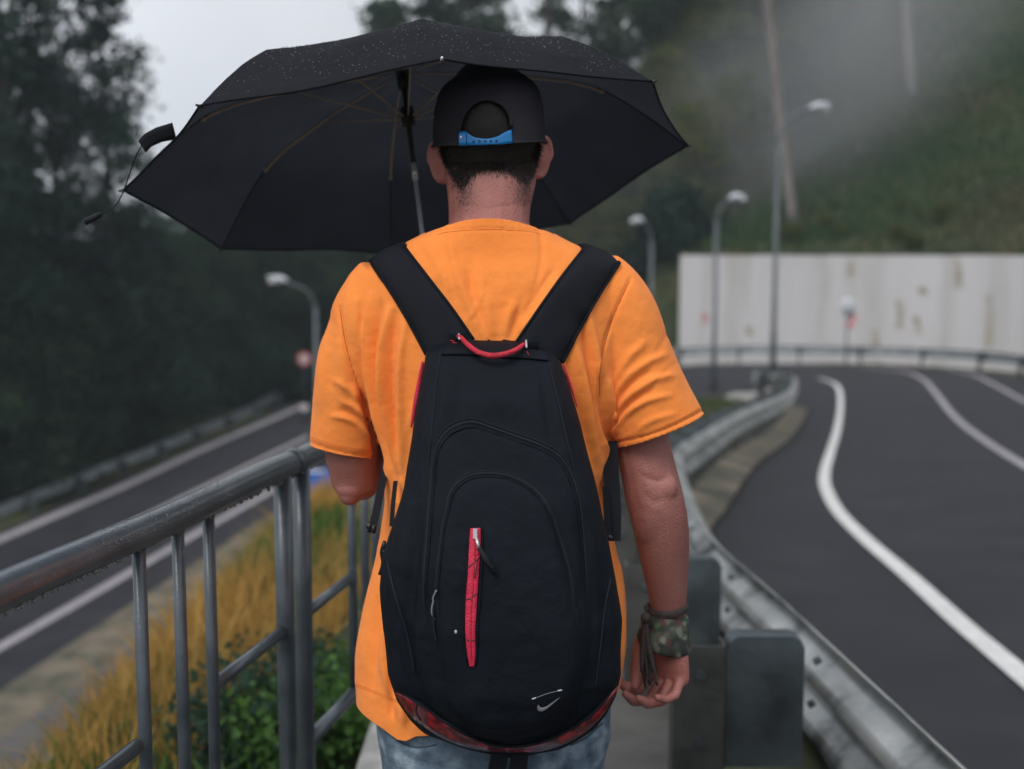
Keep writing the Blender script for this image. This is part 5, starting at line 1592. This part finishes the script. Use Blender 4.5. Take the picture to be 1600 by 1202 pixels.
def make_tree(name, label, group, seed, h, base, prof, nclump, nleaf, size, mleaf, mbark, trunk=.16, clump=(.5, 1.1), lean=(0, 0), flat=.65, cat='tree'):
    """trunk with limbs, and a crown of leaf clumps carried by the limbs; prof(t) = crown radius"""
    rs = np.random.default_rng(seed)
    root = thing(name, (0, 0, 0), label, cat, group)
    tr = lambda t: np.array([lean[0] * t + .12 * math.sin(3 * t + seed), lean[1] * t + .12 * math.cos(2.3 * t + seed), h * t])
    mb = MB()
    tt_ = np.linspace(0, .97, 14)
    mb.tube([tr(t) - np.array([0, 0, .3 * (t == 0)]) for t in tt_], [trunk * (1 - .86 * t) * (1.25 if t == 0 else 1) for t in tt_], 8)
    pts = []
    for k in range(nclump):
        t = base + (1 - base) * (k + rs.random()) / nclump
        u = (t - base) / (1 - base)
        a = rs.uniform(0, 6.283); r = prof(u) * math.sqrt(rs.uniform(.12, 1.0))
        c = tr(t) + np.array([math.cos(a) * r, math.sin(a) * r, rs.normal(0, .25)])
        cr = rs.uniform(*clump) * (.55 + .45 * min(1, prof(u) / 2))
        if k % 3 == 0:
            s_ = tr(max(.05, t - .10 * r / max(prof(u), .4) - .02))
            mid = (s_ + c) / 2 + np.array([0, 0, .08 * r])
            mb.tube([s_, mid, c], [trunk * .26 * (1 - .6 * u), trunk * .16 * (1 - .6 * u), .012], 5)
        m_ = max(6, int(nleaf / nclump * (cr / np.mean(clump)) ** 2))
        q_ = rs.normal(0, .5, (m_, 3)) * cr; q_[:, 2] *= flat
        q_[:, 2] -= .18 * (q_[:, 0] ** 2 + q_[:, 1] ** 2) / cr
        pts.append(c + q_)
    pts = np.concatenate(pts)
    v, f = leaf_quads(pts, size, rs)
    mb.build('trunk', mbark, root)
    link('crown', np_mesh('crown', v, f, mleaf), root)
    return root

def copy_tree(src, loc, rot, sc, label=None, group=None):
    r = src.copy(); COL.objects.link(r)
    r.location = loc; r.rotation_euler = (0, 0, rot); r.scale = (sc, sc, sc)
    if label: r['label'] = label
    if group: r['group'] = group
    for ch in list(src.children):
        c = ch.copy(); COL.objects.link(c); c.parent = r
    return r
used = set()
def plant(src, x, y, rot, sc, label=None, group=None, sink=.1):
    loc = (x, y, gz_at(x, y) - sink)
    if src.name not in used:
        used.add(src.name)
        src.location = loc; src.rotation_euler = (0, 0, rot); src.scale = (sc, sc, sc)
        if label: src['label'] = label
        if group: src['group'] = group
        return src
    return copy_tree(src, loc, rot, sc, label, group)

spire = lambda u: 2.3 * (1 - u) ** .6 * (.55 + .45 * math.sin(7 * u + 1) ** 2) + .35
broad = lambda u: 3.4 * math.sin(math.pi * min(1, .16 + .82 * u)) ** .7 + .3
loose = lambda u: 3.0 * (.45 + .55 * math.sin(math.pi * (.1 + .8 * u))) * (1 - .4 * u)
GL = 'dark trees behind the lower road'
GR = 'misty trees behind the bend'
t_spire = make_tree('tall_tree', 'tall dark tree with a ragged narrow crown against the sky, behind the lower road', GL, 3, 19, .1, spire, 110, 16000, .235, M['leaf_dark'], M['bark'], .2, (.5, 1.1))
t_broad = make_tree('broadleaf_tree', 'dark broad tree in the forest edge behind the lower road', GL, 5, 13, .08, broad, 95, 13500, .25, M['leaf_dark'], M['bark'], .2, (.6, 1.2))
t_low = make_tree('broadleaf_tree', 'lower olive tree under the umbrella\'s left side, behind the lower road', GL, 9, 8.5, .06, lambda u: broad(u) * .85, 75, 9500, .225, M['leaf_mid'], M['bark'], .14, (.5, 1.05))
t_loose = make_tree('pine_tree', 'loose pine with drooping boughs showing above the umbrella', GR, 12, 22, .35, loose, 70, 9500, .36, M['leaf_mid'], M['bark'], .22, (.6, 1.3), flat=.4)
t_mist = make_tree('forest_tree', 'grey green tree in the misty forest behind the bend', GR, 15, 18, .05, lambda u: broad(u) * 1.15, 95, 12500, .42, M['leaf_mid'], M['bark'], .22, (.8, 1.7))
t_olive = make_tree('forest_tree', 'yellowish green tree in the misty forest behind the bend', GR, 18, 12, .05, lambda u: broad(u) * 1.0, 80, 11000, .36, M['leaf_olive'], M['bark'], .18, (.7, 1.5))

def at_px(px, Y):
    return (px - 800) / F * Y * CT
# left: the tall pair against the sky, then the dark edge and a second row behind it
for px, Y, sc, src in ((168, 40, .98, t_spire), (18, 37, 1.06, t_spire), (92, 43, 1.0, t_spire), (-62, 40, 1.1, t_spire)):
    plant(src, at_px(px, Y), Y, rnd.uniform(0, 6), sc, 'tall dark ragged tree with a narrow crown against the sky, left of the umbrella' if px > 100 else 'tall dark ragged tree near the left edge', GL)
for px, Y, sc in ((-60, 34, .8), (45, 41, .62), (120, 39, .55), (-20, 46, .8), (205, 44, .6), (-90, 42, .9)):
    plant(t_broad, at_px(px, Y), Y, rnd.uniform(0, 6), sc * rnd.uniform(.95, 1.05), None, GL)
for px, Y, sc in ((60, 37, .7), (130, 40.5, .7), (190, 41.5, .72), (250, 45, .8), (300, 50, .86), (345, 52, .9), (400, 54, .95), (450, 54, 1.0), (505, 56, 1.0), (560, 57, 1.05), (235, 55, .9), (620, 58, 1.1), (700, 59, 1.1), (0, 35, .8), (-40, 33.5, .7), (330, 60, 1.0), (420, 62, 1.1), (530, 64, 1.2)):
    plant(t_low, at_px(px, Y), Y, rnd.uniform(0, 6), sc, 'low dark green tree in the thicket behind the lower road', GL)
for px, Y, sc in ((-200, 36, 1.0), (-330, 33, 1.1), (-480, 34, 1.0), (-640, 30, 1.05), (-820, 28, 1.0), (-400, 44, 1.15), (-700, 42, 1.2)):
    plant(t_broad, at_px(px, Y), Y, rnd.uniform(0, 6), sc, None, GL)
# middle: pines over the umbrella, forest behind the lamps
for px, Y, sc in ((655, 58, 1.0), (735, 60, .98), (905, 66, .95)):
    plant(t_loose, at_px(px, Y), Y, rnd.uniform(0, 6), sc, None, GR)
for px, Y, sc in ((1045, 58, .9), (1120, 64, 1.0), (1195, 68, 1.05), (930, 60, .5), (1270, 72, 1.0), (1350, 74, 1.0), (1440, 76, 1.0), (1530, 74, 1.0), (1610, 70, 1.0), (1090, 74, 1.1), (1400, 86, 1.1), (1500, 88, 1.15), (1580, 84, 1.1), (1660, 78, 1.0), (1310, 86, 1.1), (840, 72, .62)):
    plant(t_mist, at_px(px, Y), Y, rnd.uniform(0, 6), sc, None, GR)
for px, Y, sc in ((1000, 52, .5), (1045, 54, .62), (1100, 56, .75), (1160, 58, .85), (1215, 60, .85), (950, 55, .55), (1080, 50, .45), (1150, 52, .45), (900, 54, .55), (860, 56, .6), (800, 57, .7), (760, 56, .7)):
    plant(t_olive, at_px(px, Y), Y, rnd.uniform(0, 6), sc, None, GR)
# tall bare trunks on the bank
def bare_trunk(px0, py0, px1, py1, Y, r, label, m='pale_bark', seed=1):
    a = P(px0, py0, Y); b = P(px1, py1, Y); a[2] = gz_at(a[0], a[1]) - .2
    d = (b - a) / (b[2] - a[2]); top = b + d * 5
    root = thing('bare_tree', (a[0], a[1], a[2] + .2), label, 'tree', 'tall bare trunks on the bank')
    n = 16; ts_ = np.linspace(0, 1, n)
    MB().tube([a + (top - a) * t + np.array([.05 * math.sin(5 * t + seed), 0, 0]) for t in ts_], [r * (1.15 - .5 * t) for t in ts_], 10).build('trunk', M[m], root)
    rs = np.random.default_rng(seed); pts = []
    for k in range(16):
        t = rs.uniform(.8, 1.0); c = a + (top - a) * t + rs.normal(0, 1, 3) * [1.0, 1.0, .4]
        pts.append(c + rs.normal(0, .45, (110, 3)))
    v, f = leaf_quads(np.concatenate(pts), .34, rs)
    link('crown', np_mesh('crown', v, f, M['leaf_mid']), root)
    for k in range(4):
        t = .8 + .05 * k; s_ = a + (top - a) * t; e_ = s_ + np.array([rs.uniform(-1.2, 1.2), rs.uniform(-1, 1), .5])
        MB().tube([s_, (s_ + e_) / 2, e_], [.05, .035, .012], 6).build('limb', M[m], root)
bare_trunk(1238, 376, 1200, 0, 47, .2, 'pale slender leaning trunk on the bank just right of the tall lamp', seed=2)
bare_trunk(1426, 190, 1415, 0, 56, .22, 'pale bare trunk high on the misty bank', seed=4)
bare_trunk(1404, 200, 1398, 0, 58, .17, 'darker thin trunk close beside the pale trunk high on the bank', 'bark', seed=5)
bare_trunk(857, 330, 857, 0, 50, .17, 'straight dark trunk rising behind the umbrella\'s right half', 'bark', seed=7)

# shrubs just outside the railing and along the banks
def make_shrub(name, label, group, seed, r, n, size, m, cat='shrub'):
    rs = np.random.default_rng(seed)
    root = thing(name, (0, 0, 0), label, cat, group)
    mb = MB(); pts = []
    for k in range(14):
        a = rs.uniform(0, 6.28); q = np.array([math.cos(a) * r * rs.uniform(.2, .9), math.sin(a) * r * rs.uniform(.2, .9), r * rs.uniform(.5, 1.5)])
        mb.tube([(0, 0, -.1), q * [.5, .5, .6], q], [.012, .008, .003], 5)
        pts.append(q + rs.normal(0, .24, (n // 14, 3)) * r)
    v, f = leaf_quads(np.concatenate(pts), size, rs, aspect=.62)
    mb.build('stems', M['bark'], root); link('foliage', np_mesh('foliage', v, f, m), root)
    return root
GS = 'leafy weeds outside the railing'
s1 = make_shrub('leafy_shrub', 'bright green leafy weed between railing and embankment', GS, 31, .3, 900, .055, M['leaf_bright'])
s2 = make_shrub('leafy_shrub', 'dark green leafy weed below the railing', GS, 33, .3, 900, .05, M['leaf_mid'])
for px, py, sc, src in ((505, 1120, .8, s1), (540, 1080, .7, s1), (470, 1175, .9, s1), (520, 1180, .7, s1), (430, 1130, .9, s2), (400, 1190, 1.0, s2), (350, 1195, .8, s2), (470, 1080, .9, s2), (440, 1200, .8, s1), (395, 1150, .8, s2)):
    h, _ = hit(ground_bvh, px, py + 40)
    if h is None: continue
    plant(src, h.x, h.y, rnd.uniform(0, 6), sc * .8, None, GS, .05)
GB = 'bushes along the forest edge and bank'
b1 = make_shrub('bush', 'low green bush on the bank above the white wall', GB, 41, .9, 1500, .2, M['leaf_olive'], 'bush')
b2 = make_shrub('bush', 'dark bush at the forest foot behind the guardrail', GB, 43, .9, 1500, .2, M['leaf_dark'], 'bush')
for k in range(12):
    px, py = rnd.uniform(1080, 1640), rnd.uniform(330, 395)
    h, _ = hit(ground_bvh, px, py)
    if h is None or h.y < 42 or h.y > 90: continue
    plant(b1, h.x, h.y, rnd.uniform(0, 6), rnd.uniform(.3, .55), None, GB)
for px in range(-20, 480, 26):
    y0_ = 790 - px * .42; h, _ = hit(road_bvh, px, y0_ + 22)
    Y = (h.y if h else 45) + rnd.uniform(2.0, 4.5)
    plant(b2, at_px(px, Y), Y, rnd.uniform(0, 6), rnd.uniform(.8, 1.5), None, GB)
for px, Y in ((1010, 47), (1040, 46), (1058, 48), (985, 47.5), (960, 48), (930, 48.5)):
    plant(b2, at_px(px, Y), Y, rnd.uniform(0, 6), rnd.uniform(1.0, 1.7), None, GB)

# ------------------------------------------------------------------ grass, as stuff
def blades(name, pts, hgt, wid, m, rs, lean=.35):
    n = len(pts); a = rs.uniform(0, 6.283, n); hh = hgt * rs.uniform(.5, 1.35, n); ww = wid * rs.uniform(.7, 1.3, n)
    sx_, sy_ = np.cos(a) * ww, np.sin(a) * ww
    lx, ly = rs.normal(0, lean, n) * hh, rs.normal(0, lean, n) * hh
    z0 = np.zeros(n)
    b0 = pts - np.c_[sx_, sy_, z0 + .03]; b1_ = pts + np.c_[sx_, sy_, z0 - .03]
    m0 = pts + np.c_[lx * .35 - sx_ * .7, ly * .35 - sy_ * .7, hh * .6]; m1 = pts + np.c_[lx * .35 + sx_ * .7, ly * .35 + sy_ * .7, hh * .6]
    t0 = pts + np.c_[lx, ly, hh]
    v = np.stack([b0, b1_, m1, m0, t0], 1).reshape(-1, 3); o = np.arange(n) * 5
    f = np.concatenate([np.c_[o, o + 1, o + 2], np.c_[o, o + 2, o + 3], np.c_[o + 3, o + 2, o + 4]])
    return link(name, np_mesh(name, v, f, m), kind='stuff')
def gz_many(x, y):
    """ground heights by the grid's own bilinear interpolation"""
    Z = gz.reshape(len(gy), len(gx))
    i = np.clip(np.searchsorted(gy, y) - 1, 0, len(gy) - 2); j = np.clip(np.searchsorted(gx, x) - 1, 0, len(gx) - 2)
    v = (y - gy[i]) / (gy[i + 1] - gy[i]); u = (x - gx[j]) / (gx[j + 1] - gx[j])
    return Z[i, j] * (1 - u) * (1 - v) + Z[i, j + 1] * u * (1 - v) + Z[i + 1, j] * (1 - u) * v + Z[i + 1, j + 1] * u * v
rs = np.random.default_rng(77)
xs_of = lambda y: np.interp(y, e_l[o_l, 1], e_l[o_l, 0])
x0_of = lambda y: np.interp(y, [-12, 9, 25, 33], [-1.15, -.75, 1.2, 1.4])
y = 3.0 + 30 * rs.random(330000) ** 1.0; t = rs.random(330000)
x = xs_of(y) + .1 + t * (x0_of(y) - xs_of(y) - .1)
vis = (proj(np.c_[x, y, gz_many(x, y)])[0] > -60)
x, y, t = x[vis], y[vis], t[vis]
patch = np.sin(x * 1.1 + y * .5) * np.sin(y * .8 - x * .4) + rs.normal(0, .35, len(x))
green = ((t + patch * .28 > .88) & (y < 8.5)) | (patch > 1.15)
pp_ = np.c_[x, y, gz_many(x, y)]
blades('dry_grass', pp_[~green], .24, .0055, M['grass_dry'], rs)
blades('green_grass', pp_[green], .18, .006, M['leaf_bright'], rs)
# turf inside the hairpin and along the right shoulder
y = 5 + 26 * rs.random(45000)
x = np.interp(y, ki[:k28, 1], ki[:k28, 0]) - .1 - rs.random(45000) ** 1.3 * np.interp(y, [5, 10, 28], [.5, 2.5, 7])
patch = np.sin(x * .9 + y * .7) + rs.normal(0, .4, len(x))
q_ = np.c_[x, y, gz_many(x, y)]
near = (np.interp(y, ki[:k28, 1], ki[:k28, 0]) - x) < .8
blades('shoulder_grass', q_[near & (patch < np.interp(y, [8, 16], [-.7, .5]))], .12, .011, M['grass_hill'], rs)
blades('bank_grass', q_[~near], .26, .013, mat('bank_grass', (.045, .085, .022), .8, (.1, .1, .035), .5, 3, trans=.3), rs)
# hillside turf above the wall, and tufts hanging over its top
n = 110000
x = 5 + 45 * rs.random(n); y = 33 + 42 * rs.random(n) ** 1.2
q_ = np.c_[x, y, gz_many(x, y)]
keep = ((y > np.interp(x, WL[:150, 0], WL[:150, 1]) + .5) | (x > 18.6)) & (seg_dist(x, y, WL)[0] > .7)
blades('hill_grass', q_[keep], .42, .035, M['grass_hill'], rs, .5)
n = 5000
k = rs.random(n) * 50; i = k.astype(int); u = (k - i)[:, None]
p2 = wb_[i] * (1 - u) + wb_[i + 1] * u + nw[i] * rs.uniform(.1, .8, n)[:, None]
pat = np.sin(k * 1.9) + np.sin(k * .73 + 1) + rs.normal(0, .5, n)
p2 = p2[pat > .1]
blades('wall_top_grass', np.c_[p2, np.full(len(p2), 1.36)], .2, .03, M['grass_hill'], rs, .6)
# fallen stones on the bank by the lamps
for k in range(6):
    h, _ = hit(ground_bvh, 1150 + k * 11 + rnd.uniform(-5, 5), 628 + rnd.uniform(-8, 12))
    if h is None: continue
    r = rnd.uniform(.22, .4)
    rmb = MB(); rr = []
    for i in range(7):
        a = -1.5 + 3.0 * i / 6
        rr.append([(h.x + r * math.cos(a) * math.cos(b) * (1 + .18 * math.sin(3 * b + k + i)), h.y + r * .8 * math.cos(a) * math.sin(b), h.z + .12 + r * .7 * math.sin(a) * (1 + .1 * math.cos(2 * b + k))) for b in [2 * math.pi * j_ / 10 for j_ in range(10)]])
    rmb.loft(rr)
    tag(rmb.build('rock', M['concrete'], smooth=False), 'grey stone lying on the grassy bank by the street lamps', 'rock', 'stones on the grassy bank')

# ------------------------------------------------------------------ air
def volume(name, mb, dens, col, build=None):
    m = bpy.data.materials.new(name); m.use_nodes = True; t = m.node_tree
    for n_ in list(t.nodes):
        if n_.type == 'BSDF_PRINCIPLED': t.nodes.remove(n_)
    pv = t.nodes.new('ShaderNodeVolumePrincipled'); pv.inputs['Color'].default_value = (*col, 1); pv.inputs['Density'].default_value = dens
    pv.inputs['Anisotropy'].default_value = 0.0
    if build: build(t, pv)
    t.links.new(pv.outputs[0], t.nodes['Material Output'].inputs['Volume'])
    return link(name, mb.mesh(name, m, False), kind='stuff')
zb0, zt0 = float(gz.min()) - 1, 46.0
volume('haze', MB().box(((gx[0] + gx[-1]) / 2, (gy[0] + gy[-1]) / 2, (zb0 + zt0) / 2), (gx[-1] - gx[0] + 4, gy[-1] - gy[0] + 4, zt0 - zb0)), 0.0009, (0.8, 0.91, 1.0))

def mist_nodes(t, pv):
    tcn = t.nodes.new('ShaderNodeTexCoord'); ln = t.nodes.new('ShaderNodeVectorMath'); ln.operation = 'LENGTH'
    t.links.new(tcn.outputs['Object'], ln.inputs[0])
    mr_ = t.nodes.new('ShaderNodeMapRange'); mr_.interpolation_type = 'SMOOTHSTEP'
    mr_.inputs['From Min'].default_value = 1.0; mr_.inputs['From Max'].default_value = .1; mr_.inputs['To Min'].default_value = 0; mr_.inputs['To Max'].default_value = .1
    t.links.new(ln.outputs['Value'], mr_.inputs['Value'])
    nz_ = t.nodes.new('ShaderNodeTexNoise'); nz_.inputs['Scale'].default_value = 1.6; nz_.inputs['Detail'].default_value = 3
    t.links.new(tcn.outputs['Object'], nz_.inputs['Vector'])
    m2 = t.nodes.new('ShaderNodeMapRange'); m2.inputs['From Min'].default_value = .3; m2.inputs['From Max'].default_value = .65; m2.inputs['To Min'].default_value = .45; m2.inputs['To Max'].default_value = 1.2
    t.links.new(nz_.outputs['Fac'], m2.inputs['Value'])
    mm = t.nodes.new('ShaderNodeMath'); mm.operation = 'MULTIPLY'
    t.links.new(mr_.outputs[0], mm.inputs[0]); t.links.new(m2.outputs[0], mm.inputs[1]); t.links.new(mm.outputs[0], pv.inputs['Density'])
mist = volume('mist', MB().ell((0, 0, 0), (1, 1, 1), seg=24, rings=14), .05, (.9, .94, .97), mist_nodes)
c_ = P(1270, 130, 52)
mist.location = c_
mist.scale = (16, 7, 6.6)
mist.rotation_euler = (0, math.radians(-44), 0)

# ------------------------------------------------------------------ which one is which
ORD = 'first second third fourth fifth sixth seventh eighth ninth tenth eleventh twelfth thirteenth fourteenth fifteenth sixteenth seventeenth eighteenth nineteenth twentieth'.split()
def ordinal(i):
    return ORD[i] if i < 20 else ('twenty-' + ORD[i - 20] if i < 29 else 'thirtieth')
bpy.context.view_layer.update()
by = {}
for o in S.objects:
    if o.parent is None and o.get('category') in ('tree', 'bush', 'shrub', 'rock'):
        by.setdefault(o['label'], []).append(o)
for lb, os_ in by.items():
    if len(os_) < 2: continue
    xs_px = {o.name: float(proj(np.array(o.matrix_world.translation))[0]) for o in os_}
    os_.sort(key=lambda o: xs_px[o.name])
    seen = [o for o in os_ if -45 < xs_px[o.name] < 1645]
    out_l = [o for o in os_ if xs_px[o.name] <= -45][::-1]; out_r = [o for o in os_ if xs_px[o.name] >= 1645]
    for lst, sd_ in ((out_l, 'left'), (out_r, 'right')):
        for i, o in enumerate(lst):
            o['label'] = lb + ', ' + ordinal(i) + ' beyond the ' + sd_ + ' edge'
    if len(seen) < 2: continue
    for i, o in enumerate(seen):
        o['label'] = lb + ', ' + (ordinal(i) + ' from the left' if i else 'leftmost of its kind')
